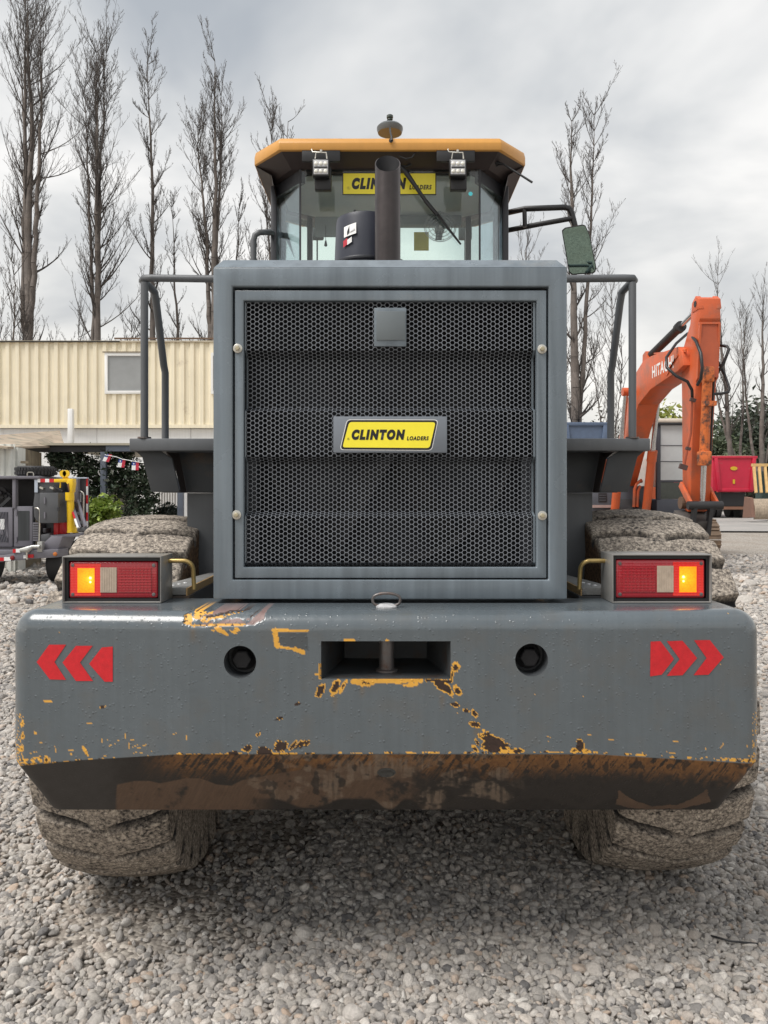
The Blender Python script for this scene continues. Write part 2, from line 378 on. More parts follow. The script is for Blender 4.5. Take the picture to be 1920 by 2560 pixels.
        ell(*c)
    for i, x in enumerate((733, 746, 757, 768)): ell(x, 1864 - 2 * i, 4.5, 17 - 2 * i, 38, 0.6)
    # small scratches that thicken towards the lower edge
    CR = CX + 0 * PX; yc = np.interp(PX, [44, 240, 450, 1480, 1893], [1917, 1900, 1887, 1882, 1907])
    up = yc - PY
    sp = fbm(PX / 3.2, PY / 3.2, 77, 3); dens = np.clip(1 - up / 75, 0, 1) * np.interp(PX, [44, 120, 420, 520, 1250, 1400, 1760, 1893], [1.0, .8, .62, .28, .28, .5, .72, .95])
    yel[(up > 0) & (sp > 0.91 - 0.17 * dens ** 2.6 - 0.05 * nmid * dens)] = 1
    yel[(up > 0) & (up < 3 + 9 * (nmid - 0.42)) & (fbm(PX / 14, PY / 9, 91, 3) > 0.51)] = 1
    yel[(up > 0) & (up < 30 * (nmid + 0.15)) & (PX < 105) & (nfine > 0.52)] = 1
    yel[(up > 0) & (up < 9) & (PX > 1800) & (nfine > 0.42)] = 1
    rust[(yel > 0) & (up < 22) & (fbm(PX / 8, PY / 8, 14, 3) > 0.60)] = 1
    edg = (PX < 58) | (PX > 1880); yel[edg & (PY > 1780) & (sp > 0.66 - 0.1 * (PY > 1860))] = 1
    rs = random.Random(11)
    for i in range(40):
        left = rs.random() < 0.55
        x = rs.uniform(70, 470) if left else rs.uniform(1360, 1870); y = np.interp(x, [44, 450, 1480, 1893], [1905, 1880, 1876, 1895]) - abs(rs.gauss(0, 38))
        ang = rs.choice([0.0, 0.05, 1.5, rs.uniform(0, 3)]); ln_ = rs.uniform(2, 15); c_, s_ = math.cos(ang) * ln_, math.sin(ang) * ln_
        stroke((x, y), (x + c_, y + s_), rs.uniform(0.8, 1.3), 0, 0.9)
    # scraped C and the torn dent in the top edge
    stroke((682, 1576), (770, 1577), 4.2, 0, 1.0, 0.6); stroke((686, 1576), (693, 1616), 6.5); stroke((692, 1616), (745, 1624), 3.2); stroke((738, 1624), (758, 1631), 6)
    dark[inpoly([(694, 1582), (768, 1582), (772, 1625), (745, 1620), (698, 1612)])] = 0.8
    S = lambda a: [(440 + .2049 * x, 1480 + .2049 * y) for x, y in a]
    dent = inpoly(S([(95, 390), (100, 280), (260, 205), (470, 225), (640, 150), (850, 115), (1050, 130), (1115, 165), (1075, 330), (960, 395), (840, 412), (190, 430)]))
    mauve[inpoly(S([(440, 235), (640, 150), (850, 115), (1050, 130), (1115, 165), (900, 205), (620, 250), (340, 290)]))] = 1
    mauve[inpoly(S([(1110, 165), (1075, 330), (960, 395), (860, 400), (960, 300)]))] = 1
    mauve[inpoly(S([(210, 425), (500, 345), (900, 320), (880, 395), (830, 412)])) & (nmid > 0.4)] = 1
    rust[inpoly(S([(1105, 165), (1040, 185), (900, 300), (890, 340), (1000, 230)]))] = 1
    rust[inpoly(S([(350, 290), (620, 240), (900, 195), (1080, 165), (900, 225), (640, 275), (380, 315)])) & (nfine > 0.38)] = 1
    yel[inpoly(S([(95, 390), (100, 285), (190, 262), (195, 330), (185, 410)]))] = 1; yel[inpoly(S([(215, 320), (230, 215), (300, 205), (350, 240), (460, 230), (440, 260), (350, 275), (290, 330)]))] = 1
    yel[inpoly(S([(270, 370), (330, 300), (560, 275), (700, 245), (900, 205), (860, 230), (560, 320), (420, 330), (400, 365)])) & (nfine > 0.40)] = 1
    stroke((480, 1564), (610, 1562), 2.6, 0, 1.4)
    for p in ((548, 1574, 14, 6, 30), (560, 1581, 12, 5, 40), (592, 1574, 7, 6, 0), (583, 1580, 9, 3, 20), (533, 1576, 4, 3, 0)): ell(*p)
    rust[(yel > 0) & dent & (fbm(PX / 5, PY / 4, 64, 3) > 0.66)] = 1
    V[dent, 1] += 0.004 * (0.5 + nmid[dent])
    # chamfer: bare, rusty plate
    ch = (V[:, 2] < ZC - (yb(V[:, 0]) - DB) / KC - 1e-5) & (up < 2)
    dn = -up; dd = np.clip(dn / 135.0, 0, 1)
    c_dark = np.array([0.034, 0.028, 0.024]); c_gr = np.array([0.058, 0.052, 0.048]); c_or = np.array([0.34, 0.155, 0.048]); c_br = np.array([0.15, 0.092, 0.058]); c_lt = np.array([0.30, 0.225, 0.165])
    cc = c_dark * (0.8 + 0.5 * nmid)[:, None]
    mixc = lambda a, b, f: a * (1 - f)[:, None] + b * f[:, None]
    sm = lambda a, b, x: np.clip((x - a) / (b - a), 0, 1) ** 2 * (3 - 2 * np.clip((x - a) / (b - a), 0, 1))
    left = sm(330, 250, PX + 40 * (nmid - .5)); cc = mixc(cc, np.broadcast_to(c_gr, cc.shape), left)
    diag = fbm((PX + PY * 0.8) / 3.5, (PY - PX * 0.4) / 26, 41, 3)
    band = sm(70, 15, dn + 50 * (nmid - .5)) * sm(330, 480, PX) * sm(0.40, 0.52, diag * .6 + nmid * .4 + 0.06 * (PX > 1150))
    cc = mixc(cc, np.broadcast_to(c_or, cc.shape) * (0.55 + 0.8 * nfine)[:, None], band * 0.85)
    topb = np.interp(PX, [285, 293, 336, 374, 400, 430, 463, 501, 542, 579, 605, 680, 800], [2030, 1960, 1951, 1951, 1957, 1951, 1944, 1944, 1960, 1963, 1949, 1935, 1915])
    bp_ = sm(0, 3, PY - topb) * sm(286, 294, PX) * sm(1080, 960, PX + 120 * (nmid - .5)) * sm(0.72, 0.55, nbig * .5 + nmid * .5)
    grain = 0.72 + 0.6 * fbm((PX + PY * 0.55) / 2.2, PY / 16, 66, 3)
    cc = mixc(cc, c_br * grain[:, None], bp_)
    lite = sm(0.47, 0.60, fbm(PX / 60, PY / 28, 12, 4) + 0.16 * np.exp(-((PX - 960) / 150) ** 2 - ((PY - 1920) / 22) ** 2)) * sm(560, 660, PX) * sm(1330, 1230, PX)
    drip = sm(0.40, 0.62, fbm(PX / 7, PY / 70, 81, 3))
    cc = mixc(cc, c_lt * (0.55 + 0.75 * nfine)[:, None], lite * 0.75 * (0.35 + 0.65 * drip))
    blot = sm(0.60, 0.70, fbm(PX / 22, PY / 22, 99, 3)) * sm(560, 700, PX); cc = mixc(cc, np.broadcast_to(c_dark * 0.8, cc.shape), blot * 0.8)
    wet = sm(8, 0, 2024 - PY - 30 * sm(.35, .7, fbm(PX / 110, PY * 0, 7, 2)) + 6) * sm(600, 700, PX); cc = mixc(cc, np.broadcast_to(c_dark * .75, cc.shape), wet)
    rp_ = inpoly([(1540, 2010), (1547, 1976), (1580, 2000), (1630, 2014), (1690, 2012), (1735, 1995), (1768, 1972), (1776, 2006), (1700, 2022), (1590, 2022)]); cc[rp_] = c_br * (0.7 + 0.5 * nmid[rp_])[:, None]
    # put the layers together
    rough = 0.24 + 0.10 * (nmid - .5) + 0.06 * (nbig - .5)
    chip = ~ch
    f = dark * chip; col = col * (1 - 0.45 * f)[:, None]
    s = chip & (mauve > 0); col[s] = np.array([0.20, 0.13, 0.12]) * (0.75 + 0.5 * nmid[s])[:, None]; rough[s] = 0.5
    s = chip & (yel > 0); col[s] = np.array([0.68, 0.35, 0.05]) * (0.8 + 0.35 * nmid[s])[:, None]; rough[s] = 0.55
    s = chip & (rust > 0); col[s] = np.array([0.030, 0.015, 0.010]) * (0.5 + 1.0 * nfine[s])[:, None]; rough[s] = 0.7
    # faint rust runs under chips
    for (x, y, l) in ((600 - 118, 1570, 45), (838, 1735, 60), (1105, 1735, 55), (905, 1715, 40), (1190, 1820, 40)):
        g = np.exp(-((PX - x + 4 * (nmid - .5)) / 7) ** 2) * sm(y - 2, y + 6, PY) * sm(y + l, y + 8, PY) * chip * (yel == 0)
        col = mixc(col, np.broadcast_to(np.array([.13, .095, .06]), col.shape), g * 0.5)
    col[ch] = cc[ch] * .72; rough[ch] = 0.78 + 0.15 * (nmid[ch] - .5)
    # top and side returns
    chain = np.concatenate([idx[::-1, 0], idx[0, 1:], idx[1:, -1]])
    bv = V[chain]; n0 = len(V); m_ = len(chain); ext = []
    for y in (2.30, 2.36):
        e3 = bv.copy(); e3[:, 1] = np.maximum(bv[:, 1] + 0.004 * (1 if y < 2.35 else 2), y); ext.append(e3)
    V = np.concatenate([V] + ext)
    ids = [chain, np.arange(n0, n0 + m_), np.arange(n0 + m_, n0 + 2 * m_)]
    sk_ = [np.stack([ids[j][:-1], ids[j][1:], ids[j + 1][1:], ids[j + 1][:-1]], -1) for j in range(2)]
    # underside
    bot = idx[-1, :]; u2 = V[bot].copy(); u2[:, 1] = 2.40; nb = len(V); V = np.concatenate([V, u2])
    sk_.append(np.stack([bot[:-1], np.arange(nb, nb + len(bot) - 1), np.arange(nb + 1, nb + len(bot)), bot[1:]], -1))
    Q = np.concatenate([Q] + sk_)
    extra = len(V) - len(col)
    tcol = np.broadcast_to(base, (extra, 3)).copy(); lo = V[-extra:, 2] < 0.70; tcol[lo] = (0.04, 0.035, 0.03)
    col = np.concatenate([col, tcol]); rough = np.concatenate([rough, np.full(extra, .36)])
    m = bpy.data.materials.new('counterweight_paint'); m.use_nodes = True; t = m.node_tree; b = t.nodes['Principled BSDF']
    a1 = N(t, 'ShaderNodeAttribute', attribute_name='albedo'); a2 = N(t, 'ShaderNodeAttribute', attribute_name='rough')
    L(t, math_node(t, 'MULTIPLY', math_node(t, 'LESS_THAN', a2.outputs['Fac'], .4), .45), b.inputs['Coat Weight']); b.inputs['Coat Roughness'].default_value = 0.16; L(t, a1.outputs['Color'], b.inputs['Base Color']); L(t, a2.outputs['Fac'], b.inputs['Roughness'])
    tcn = N(t, 'ShaderNodeTexCoord')
    vo = N(t, 'ShaderNodeTexVoronoi'); vo.inputs['Scale'].default_value = 105; L(t, tcn.outputs['Object'], vo.inputs['Vector'])
    sepc = N(t, 'ShaderNodeSeparateColor'); L(t, vo.outputs['Color'], sepc.inputs[0])
    rad = math_node(t, 'MULTIPLY', math_node(t, 'SUBTRACT', sepc.outputs[0], 0.38, clamp=True), 0.75)
    hgt = math_node(t, 'SUBTRACT', rad, vo.outputs['Distance'], clamp=True)
    nz = N(t, 'ShaderNodeTexNoise'); nz.inputs['Scale'].default_value = 55; nz.inputs['Detail'].default_value = 6; L(t, tcn.outputs['Object'], nz.inputs['Vector'])
    hh = math_node(t, 'ADD', math_node(t, 'MULTIPLY', hgt, 1.6), math_node(t, 'MULTIPLY', nz.outputs['Fac'], 0.22))
    bp = N(t, 'ShaderNodeBump'); bp.inputs['Strength'].default_value = 0.42; bp.inputs['Distance'].default_value = 0.006
    L(t, hh, bp.inputs['Height']); L(t, bp.outputs[0], b.inputs['Normal'])
    o = mesh_np('counterweight', V, Q, m, LD, True, 50, {'albedo': col, 'rough': rough})
    return o, holes
CW, HOLES = make_bumper()
CW['label'] = 'grey counterweight bumper with chipped yellow undercoat and rusty lower lip'
# coupling slot with its pin
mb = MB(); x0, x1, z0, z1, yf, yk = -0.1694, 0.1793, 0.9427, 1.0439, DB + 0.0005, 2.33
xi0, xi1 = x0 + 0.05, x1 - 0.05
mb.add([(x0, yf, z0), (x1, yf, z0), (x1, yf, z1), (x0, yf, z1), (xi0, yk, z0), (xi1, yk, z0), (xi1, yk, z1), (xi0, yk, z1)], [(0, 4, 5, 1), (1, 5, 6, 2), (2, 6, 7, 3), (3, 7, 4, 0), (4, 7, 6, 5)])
mb.build('coupling_pocket', M('pocket_shade_paint', (0.045, 0.05, 0.054), 0.5, var=0.25, scale=25, dirt=(0.05, 0.035, 0.028), damt=0.35, dscale=14), CW)  # shade inside the slot is put into this darker colour
MB().cyl((0.0075, 2.165, z0 - 0.01), (0.0075, 2.165, z1 + 0.02), 0.0215, n=20).build('coupling_pin', STEEL, CW, smooth=40)
MB().lathe([(0.031, 0.0), (0.031, 0.006), (0.024, 0.008)], (0.0075, 2.165, z0 - 0.001), n=20).build('pin_collar', STEEL, CW, smooth=30)
for (hx, hz, rr, hd) in HOLES:
    mb = MB(); n = 32; V = []
    for yy in (hd + 0.0003, hd + 0.07): V += [(hx + rr * math.cos(2 * math.pi * j / n), yy, hz + rr * math.sin(2 * math.pi * j / n)) for j in range(n)]
    mb.add(V, [(j, (j + 1) % n, n + (j + 1) % n, n + j) for j in range(n)] + [tuple(range(n, 2 * n))]).build('bolt_well', M('well_paint', (0.06, 0.066, 0.072), 0.5, var=0.2), CW, smooth=60)
    MB().lathe([(rr * 0.80, 0), (rr * 0.80, -0.012), (rr * 0.70, -0.014)], (hx, hd + 0.069, hz), 'y', 28).build('washer', BLACKM, CW, smooth=30)
    mb = MB(); mb.lathe([(rr * 0.62, 0), (rr * 0.62, -0.026), (rr * 0.54, -0.030)], (hx, hd + 0.054, hz), 'y', 6).build('bolt_head', BLACKM, CW, bev=0.001)
# small drain hole in the rusty lip: rim and dark disc standing in for its shade
def chamf(px, py):
    d = 2.1
    for _ in range(20):
        z = Z_(py, d); d = DB + KC * (ZC - z)
    return at(px, py, d)
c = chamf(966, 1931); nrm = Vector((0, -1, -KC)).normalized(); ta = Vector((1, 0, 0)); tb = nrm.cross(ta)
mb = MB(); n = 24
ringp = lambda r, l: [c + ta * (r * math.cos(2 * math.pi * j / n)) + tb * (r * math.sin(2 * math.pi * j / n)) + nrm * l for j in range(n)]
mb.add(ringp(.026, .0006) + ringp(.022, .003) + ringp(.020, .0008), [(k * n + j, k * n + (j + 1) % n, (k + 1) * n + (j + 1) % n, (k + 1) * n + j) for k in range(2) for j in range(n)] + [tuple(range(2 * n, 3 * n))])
mb.build('drain_hole', M('hole_dark', (0.05, 0.052, 0.05), 0.5, var=0.3, scale=60), CW, smooth=50)
# red chevrons
Z7 = lambda a: [(x * .5786, 1360 + y * .5786) for x, y in a]; Z8 = lambda a: [(960 + x * .5786, 1360 + y * .5786) for x, y in a]
for poly in (Z7([(158, 510), (212, 435), (285, 435), (235, 510), (285, 587), (215, 585)]), Z7([(270, 512), (328, 440), (400, 440), (345, 512), (402, 592), (328, 592)]), Z7([(385, 518), (440, 447), (487, 443), (487, 595), (452, 595)]),
             Z8([(1152, 422), (1195, 420), (1253, 497), (1200, 565), (1150, 572)]), Z8([(1222, 420), (1290, 418), (1353, 493), (1290, 567), (1222, 570), (1278, 498)]), Z8([(1340, 416), (1408, 415), (1468, 490), (1402, 565), (1338, 567), (1394, 493)])):
    f = [bump_at(x, y, 0.0014) for x, y in poly]; b_ = [bump_at(x, y, 0.0004) for x, y in poly]; n = len(poly)
    MB().add(f + b_, [tuple(range(n))] + [(i, i + n, (i + 1) % n + n, (i + 1) % n) for i in range(n)]).build('reflective_chevron', RED, CW)

# ---- engine hood with grille door
HD = 2.25
hx0, hx1, hz0, hz1 = X_(533, HD), X_(1418, HD), Z_(1498, HD), Z_(668, HD)
hood = MB()
go = (X_(581, HD), X_(1372, HD), Z_(1450, HD), Z_(716, HD))
hood.ring((hx0, hx1, hz0, hz1), go, HD, HD + 0.05)
hood = hood.build('hood_frame', GREY, LD, bev=0.004)
sh = MB(); zt = hz1 + 0.035; ins = 0.02; ye = 3.75; s0 = HD + 0.003
sh.add([(hx0, s0, hz1 + .0005), (hx1, s0, hz1 + .0005), (hx1 - ins, HD + .045, zt), (hx0 + ins, HD + .045, zt), (hx0, ye, hz1 + .0005), (hx1, ye, hz1 + .0005), (hx1 - ins, ye, zt), (hx0 + ins, ye, zt)],
       [(0, 1, 2, 3), (3, 2, 6, 7), (0, 3, 7, 4), (1, 5, 6, 2), (4, 7, 6, 5)])
sh.build('hood_top', GREY, LD, bev=0.003)
for xa in (hx0 + .001, hx1 - .006): MB().box(xa, xa + .005, HD + .0505, ye, hz0, hz1 - .001).build('hood_side', GREY, LD)
MB().box(hx0 + .02, hx1 - .02, HD + .35, HD + .37, hz0 - .05, hz1 - .01).build('radiator_core', CORE, LD)
mb = MB(); cxr, czr = (hx0 + hx1) / 2, (hz0 + hz1) / 2
mb.tube([(cxr + .40 * math.cos(a), HD + .26, czr + .40 * math.sin(a)) for a in np.linspace(0, 2 * math.pi, 40, endpoint=False)], 0.015, 8, closed=True)
for k in range(6):
    a = k * math.pi / 3; mb.obox((cxr + .2 * math.cos(a), HD + .28, czr + .2 * math.sin(a)), (.36, .006, .10), (0.5, -a, 0))
mb.build('cooling_fan', M('fan_black', (0.004, 0.004, 0.005), 0.7), LD, smooth=40)
for sx_ in (-1, 1): MB().box(cxr + sx_ * .44 - .03, cxr + sx_ * .44 + .03, HD + .12, HD + .16, hz0, hz0 + .42).build('radiator_post', M('radiator_post_paint', (.03, .033, .04), .5), LD)
DY = HD + 0.006
dg = (X_(585.5, HD), X_(1367.5, HD), Z_(1446, HD), Z_(724, HD)); di = (X_(608, HD), X_(1343, HD), Z_(1419, HD), Z_(750, HD))
door = MB().ring(dg, di, DY, DY + 0.03).build('grille_door', GREY, LD, bev=0.003)
# folded honeycomb mesh
def make_grille():
    z_of = lambda y6: Z_(640 + y6 * .5485, HD + .02)
    ky = [195, 212, 430, 462, 690, 706, 915, 942, 1168, 1186, 1396, 1425]; kd = [0.050, 0.012, 0.012, 0.040, 0.040, 0.012, 0.012, 0.040, 0.040, 0.012, 0.012, 0.050]
    kz = np.array([z_of(v) for v in ky]); kd = np.array(kd)
    seglen = np.hypot(np.diff(kz), np.diff(kd)); s = np.concatenate([[0], np.cumsum(seglen)])
    def fold(t): return np.interp(t, s, kz), DY + np.interp(t, s, kd)
    p = 0.01387; cs = p * 0.8660254; x0 = X_(622, HD + .02); x1 = X_(1331, HD + .02)
    ncol = int((x1 - x0) / cs) + 1; nrow = int(s[-1] / p)
    ro, ri = p / math.sqrt(3), (p / 2 - 0.00092) * 2 / math.sqrt(3)
    V, Q = [], []
    a = np.arange(6) * math.pi / 3
    C = [(x0 + i * cs, 0.006 + j * p + (p / 2 if i % 2 else 0)) for i in range(ncol) for j in range(nrow)]
    C = np.array(C); n = len(C)
    hexo = np.stack([np.cos(a), np.sin(a)], -1)
    O = C[:, None, :] + hexo[None] * ro; I = C[:, None, :] + hexo[None] * ri
    P = np.concatenate([O, I, I], 1)          # n,18,2
    Zz, Yy = fold(np.clip(P[..., 1], 0, s[-1])); Yy[:, 12:] += 0.0012
    V = np.stack([P[..., 0], Yy, Zz], -1).reshape(-1, 3)
    k = np.arange(6); k2 = (k + 1) % 6
    q = np.concatenate([np.stack([k, k2, 6 + k2, 6 + k], -1), np.stack([6 + k, 6 + k2, 12 + k2, 12 + k], -1)])
    Q = (np.arange(n)[:, None, None] * 18 + q[None]).reshape(-1, 4)
    g = mesh_np('grille_mesh', V, Q, M('grille_paint', (0.185, 0.20, 0.225), 0.45, var=0.1, scale=12), door, False)
    # plain side strips that follow the folds
    for (xa, xb, nm) in ((di[0] + .002, x0 - ro * .9, 'grille_edge'), (x1 + ro * .2, di[1] - .002, 'grille_edge')):
        mb = MB()
        mb.add([(x, DY + dd, zz) for x in (xa, xb) for zz, dd in zip(kz, kd)], [(i, i + 1, i + 13, i + 12) for i in range(11)])
        mb.build(nm, GREY, door)
make_grille()
for (bx, by) in ((136, 422), (1522, 425), (131, 1180), (1523, 1183)):
    p = at(520 + bx * .5485, 640 + by * .5485, DY)
    bo = MB().lathe([(.0135, 0), (.0135, -.003), (.0125, -.0035)], (p.x, p.y - .0003, p.z), 'y', 20).build('door_washer', ZINC, door, smooth=30)
    MB().lathe([(.0075, -.0035), (.0075, -.010), (.0065, -.011)], (p.x, p.y, p.z), 'y', 6).build('door_bolt', M('bolt_yellowed', (.45, .40, .28), .4, metal=.6), door, bev=.0004)
# blank square plate and logo plate
P = lambda x, y, dy: at(x, y, DY + dy)
def plate(x0, x1, y0, y1, f, t_, mat, name, par, bev=.002):
    a, b = P(x0, y1, f), P(x1, y0, f); return MB().box(a.x, b.x, DY + f, DY + f + t_, a.z, b.z).build(name, mat, par, bev=bev)
plate(935, 1016, 769, 866, .004, .006, GREY, 'blank_plate', door); plate(941, 1013, 778, 850, .0012, .0025, M('plate_face', (.13, .15, .16), .4, var=.06), 'blank_plate_face', door, .0008)
lp = plate(833, 1118, 1041, 1132, -.003, .006, M('logo_plate_paint', (.17, .19, .22), .35, var=.05), 'logo_plate', door, .003)
LY = DY - .003
def para(pts, r, lift, mat, name):
    """rounded parallelogram sticker from four image corners"""
    q = [at(x, y, LY - lift) for x, y in pts]; n = 4; V = []
    for i in range(n):
        p, a, b = q[i], q[i - 1], q[(i + 1) % n]; da, db = (a - p).normalized(), (b - p).normalized()
        for k in range(7):
            t = k / 6; V.append(p + da * r * (1 - t) ** 2 + db * r * t * t)
    V = [Vector((v.x, LY - lift, v.z)) for v in V]; m_ = len(V)
    back = [Vector((v.x, LY - lift + .0003, v.z)) for v in V]
    return MB().add(V + back, [tuple(range(m_))] + [(i, i + m_, (i + 1) % m_ + m_, (i + 1) % m_) for i in range(m_)]).build(name, mat, lp)
para([(867, 1048.5), (1096, 1049), (1080, 1126.5), (849, 1125)], .012, .0005, WHITE, 'logo_white_rim')
para([(868.5, 1050), (1094, 1050.5), (1078.5, 1125), (851, 1123.5)], .011, .0009, INK, 'logo_black_rim')
para([(873, 1055), (1089, 1055.5), (1074, 1120), (856, 1118.5)], .009, .0013, YEL, 'logo_yellow_field')
def sign_text(body, x0, x1, y0, y1, d, par, shear, bold, name):
    return text_mesh(body, INK, name, par, lambda u, v: at(x0 + u * (x1 - x0), y1 + v * (y0 - y1), d), shear, bold)
sign_text('CLINTON', 879, 1013, 1073.5, 1100, LY - .0018, lp, 0.22, 0.085, 'logo_lettering')
sign_text('LOADERS', 1017, 1072, 1090.5, 1101, LY - .0018, lp, 0.2, 0.05, 'logo_small_lettering')
def ring_mark(px, py, r, d, par):
    c = at(px, py, d); MB().tube([(c.x + r * math.cos(a), d, c.z + r * math.sin(a)) for a in np.linspace(0, 2 * math.pi, 14, endpoint=False)], .00022, 4, closed=True).build('registered_mark', M('faint_ink', (.35, .29, .05), .5), par)
ring_mark(871, 1097, .0036, LY - .0016, lp)
sign_text('R', 869.4, 872.6, 1095, 1099.5, LY - .0017, lp, 0, 0, 'registered_letter')
# lifting loop on the counterweight
cx0 = at(966, 1490, 2.17); mb = MB(); pts = []
for a in np.linspace(0, 2 * math.pi, 36, endpoint=False):
    ca, sa = math.cos(a), math.sin(a); pts.append((cx0.x + .031 * np.sign(ca) * min(1, abs(ca) * 1.2) * .55 + .022 * ca, 2.17, 1.141 + .019 * sa))
mb.tube(pts, .0042, 8, closed=True).build('lifting_loop', STEEL, LD, smooth=60)
MB().lathe([(.030, 0), (.030, .004), (.018, .010)], (cx0.x, 2.17, ZT + .0005), n=20).build('loop_base', M('loop_weld', (.45, .45, .46), .4, var=.3, scale=60), LD, smooth=40)
# ---- tail lights
LENS_RED = M('lens_red', (0.34, 0.010, 0.020), 0.16, var=0.06, bump=0.0, coat=0.6)
LENS_LIT = M('lens_red_lit', (0.62, 0.02, 0.015), 0.16, var=0.08, emit=0.16, coat=0.6)
LENS_CLR = M('lens_clear', (0.46, 0.37, 0.29), 0.15, var=0.12, scale=60, coat=0.6)
def amber_mat():
    m = bpy.data.materials.new('lens_amber_lit'); m.use_nodes = True; t = m.node_tree; b = t.nodes['Principled BSDF']
    b.inputs['Base Color'].default_value = (0.9, 0.25, 0.01, 1); b.inputs['Roughness'].default_value = 0.2
    tcn = N(t, 'ShaderNodeTexCoord'); gr = N(t, 'ShaderNodeVectorMath', operation='LENGTH'); L(t, tcn.outputs['Object'], gr.inputs[0])
    rp = N(t, 'ShaderNodeValToRGB'); L(t, math_node(t, 'MULTIPLY', gr.outputs['Value'], 20.0), rp.inputs[0])
    e = rp.color_ramp.elements; e[0].position = 0.0; e[0].color = (1.0, 0.55, 0.05, 1); e[1].position = 0.75; e[1].color = (0.9, 0.16, 0.0, 1)
    e3 = rp.color_ramp.elements.new(0.25); e3.color = (1.0, 0.33, 0.008, 1)
    vz = N(t, 'ShaderNodeTexVoronoi'); vz.inputs['Scale'].default_value = 260; L(t, tcn.outputs['Object'], vz.inputs['Vector'])
    L(t, rp.outputs[0], b.inputs['Emission Color']); L(t, math_node(t, 'MULTIPLY_ADD', vz.outputs['Distance'], -0.7, 1.15), b.inputs['Emission Strength'])
    return m
AMBER = amber_mat()
BULB = M('bulb_glow', (1.0, 0.75, 0.15), 0.3, emit=3.5)
def tail_light(sgn):
    fx = (155, 403) if sgn < 0 else (1531, 1780)
    d0, d1 = 2.25, 2.366; x0, x1 = X_(fx[0], d0), X_(fx[1], d0); z0, z1 = ZT + .001, Z_(1391 if sgn < 0 else 1386, d0)
    t = .0035; mb = MB()
    mb.ring((x0, x1, z0, z1), (x0 + t, x1 - t, z0 + t, z1 - t), d0, d1 - .001); mb.box(x0, x1, d1 - .001 + .0003, d1 + .003, z0, z1)
    box = mb.build('light_box', M('light_box_paint', (0.20, 0.195, 0.185), 0.30, var=0.10, scale=12, dirt=(.27, .22, .16), damt=.2), LD, bev=.0012)
    MB().ring((x0 + t + .0003, x1 - t - .0003, z0 + t + .0003, z1 - t - .0003), (x0 + .014, x1 - .012, z0 + .012, z1 - .014), d0 + .012, d0 + .06).build('rubber_seal', BLACK, box)
    lx0, lx1, lz0, lz1 = x0 + .016, x1 - .013, z0 + .0135, z1 - .016
    if sgn > 0: lx0, lx1 = x0 + .013, x1 - .016
    ly = d0 + .010
    lens = MB().box(lx0, lx1, ly, ly + .03, lz0, lz1).build('lens', LENS_RED, box, bev=.006, seg=3)
    U = lambda u: (lx0 + u * (lx1 - lx0)) if sgn < 0 else (lx1 - u * (lx1 - lx0)); Wv = lambda v: lz1 - v * (lz1 - lz0)
    def pane(u0, u1, v0, v1, lift, mat, name, loc=False, ribs=0, cross=0):
        a, b = sorted((U(u0), U(u1))); zz0, zz1 = Wv(v1), Wv(v0); mb = MB()
        mb.box(a, b, ly - lift, ly - .0002, zz0, zz1)
        for k in range(ribs):
            xx = a + (k + .5) * (b - a) / ribs; mb.box(xx - (b - a) / ribs * .3, xx + (b - a) / ribs * .3, ly - lift - .0007, ly - lift + .0001, zz0 + .001, zz1 - .001)
        for k in range(cross):
            q = zz0 + (k + .5) * (zz1 - zz0) / cross; mb.box(a + .001, b - .001, ly - lift - .0011, ly - lift - .0001, q - (zz1 - zz0) / cross * .25, q + (zz1 - zz0) / cross * .25)
        return mb.build(name, mat, lens, loc=((a + b) / 2 + (.012 if sgn < 0 else -.012), ly - lift, (zz0 + zz1) / 2 + .004) if loc else None)
    pane(.02, .36, .06, .94, .0008, LENS_LIT, 'lit_lens_field')
    pane(.10, .29, .18, .85, .0022, AMBER, 'amber_lens', True)
    pane(.355, .54, .16, .85, .0016, LENS_CLR, 'clear_lens', ribs=7)
    pane(.56, .93, .16, .85, .0012, LENS_RED, 'red_lens', ribs=9, cross=8)
    bx = U(.245); MB().lathe([(.004, 0), (.003, -.001)], (bx, ly - .0024, Wv(.45)), 'y', 10).build('bulb', BULB, lens); MB().lathe([(.0032, 0), (.0024, -.001)], (bx, ly - .0024, Wv(.56)), 'y', 10).build('bulb', BULB, lens)
    for u in (.045, .955):
        for v in (.10, .90):
            MB().lathe([(.0052, 0), (.0052, -.0016), (.0035, -.0022)], (U(u), ly - .0003, Wv(v)), 'y', 12).build('lens_screw', STEEL, lens, smooth=30)
    # guard tube and tread plate
    ix = x1 if sgn < 0 else x0; s = 1 if sgn < 0 else -1
    zz = Z_(1402, 2.33)
    pts = [(ix - s * .02, 2.33, zz), (ix + s * .045, 2.33, zz)] + [(ix + s * (.045 + .026 * math.sin(a)), 2.33 + .01 * (1 - math.cos(a)), zz - .026 * (1 - math.cos(a))) for a in np.linspace(.2, math.pi / 2, 6)] + [(ix + s * .073, 2.345, 1.150)]
    MB().tube(pts, .0068, 10).build('light_guard', BRASS, LD, smooth=60)
    pa = .611; pm = MB().prism([(s * -pa + .0, 2.372), (s * -.70, 2.372), (s * -.70, 2.50), (s * -.645, 2.83), (s * -pa, 2.83)], 'z', 1.128, 1.150)
    tp = pm.build('tread_plate', M('tread_plate_paint', (.20, .20, .195), .42, var=.12, scale=30, bump=.5, bscale=260), LD, bev=.002)
    MB().box(min(s * -pa, s * -pa + s * .004), max(s * -pa, s * -pa + s * .004), 2.374, 2.83, 1.126, 1.149).build('plate_edge', M('edge_ochre', (.42, .27, .12), .45, var=.15, scale=30), tp)
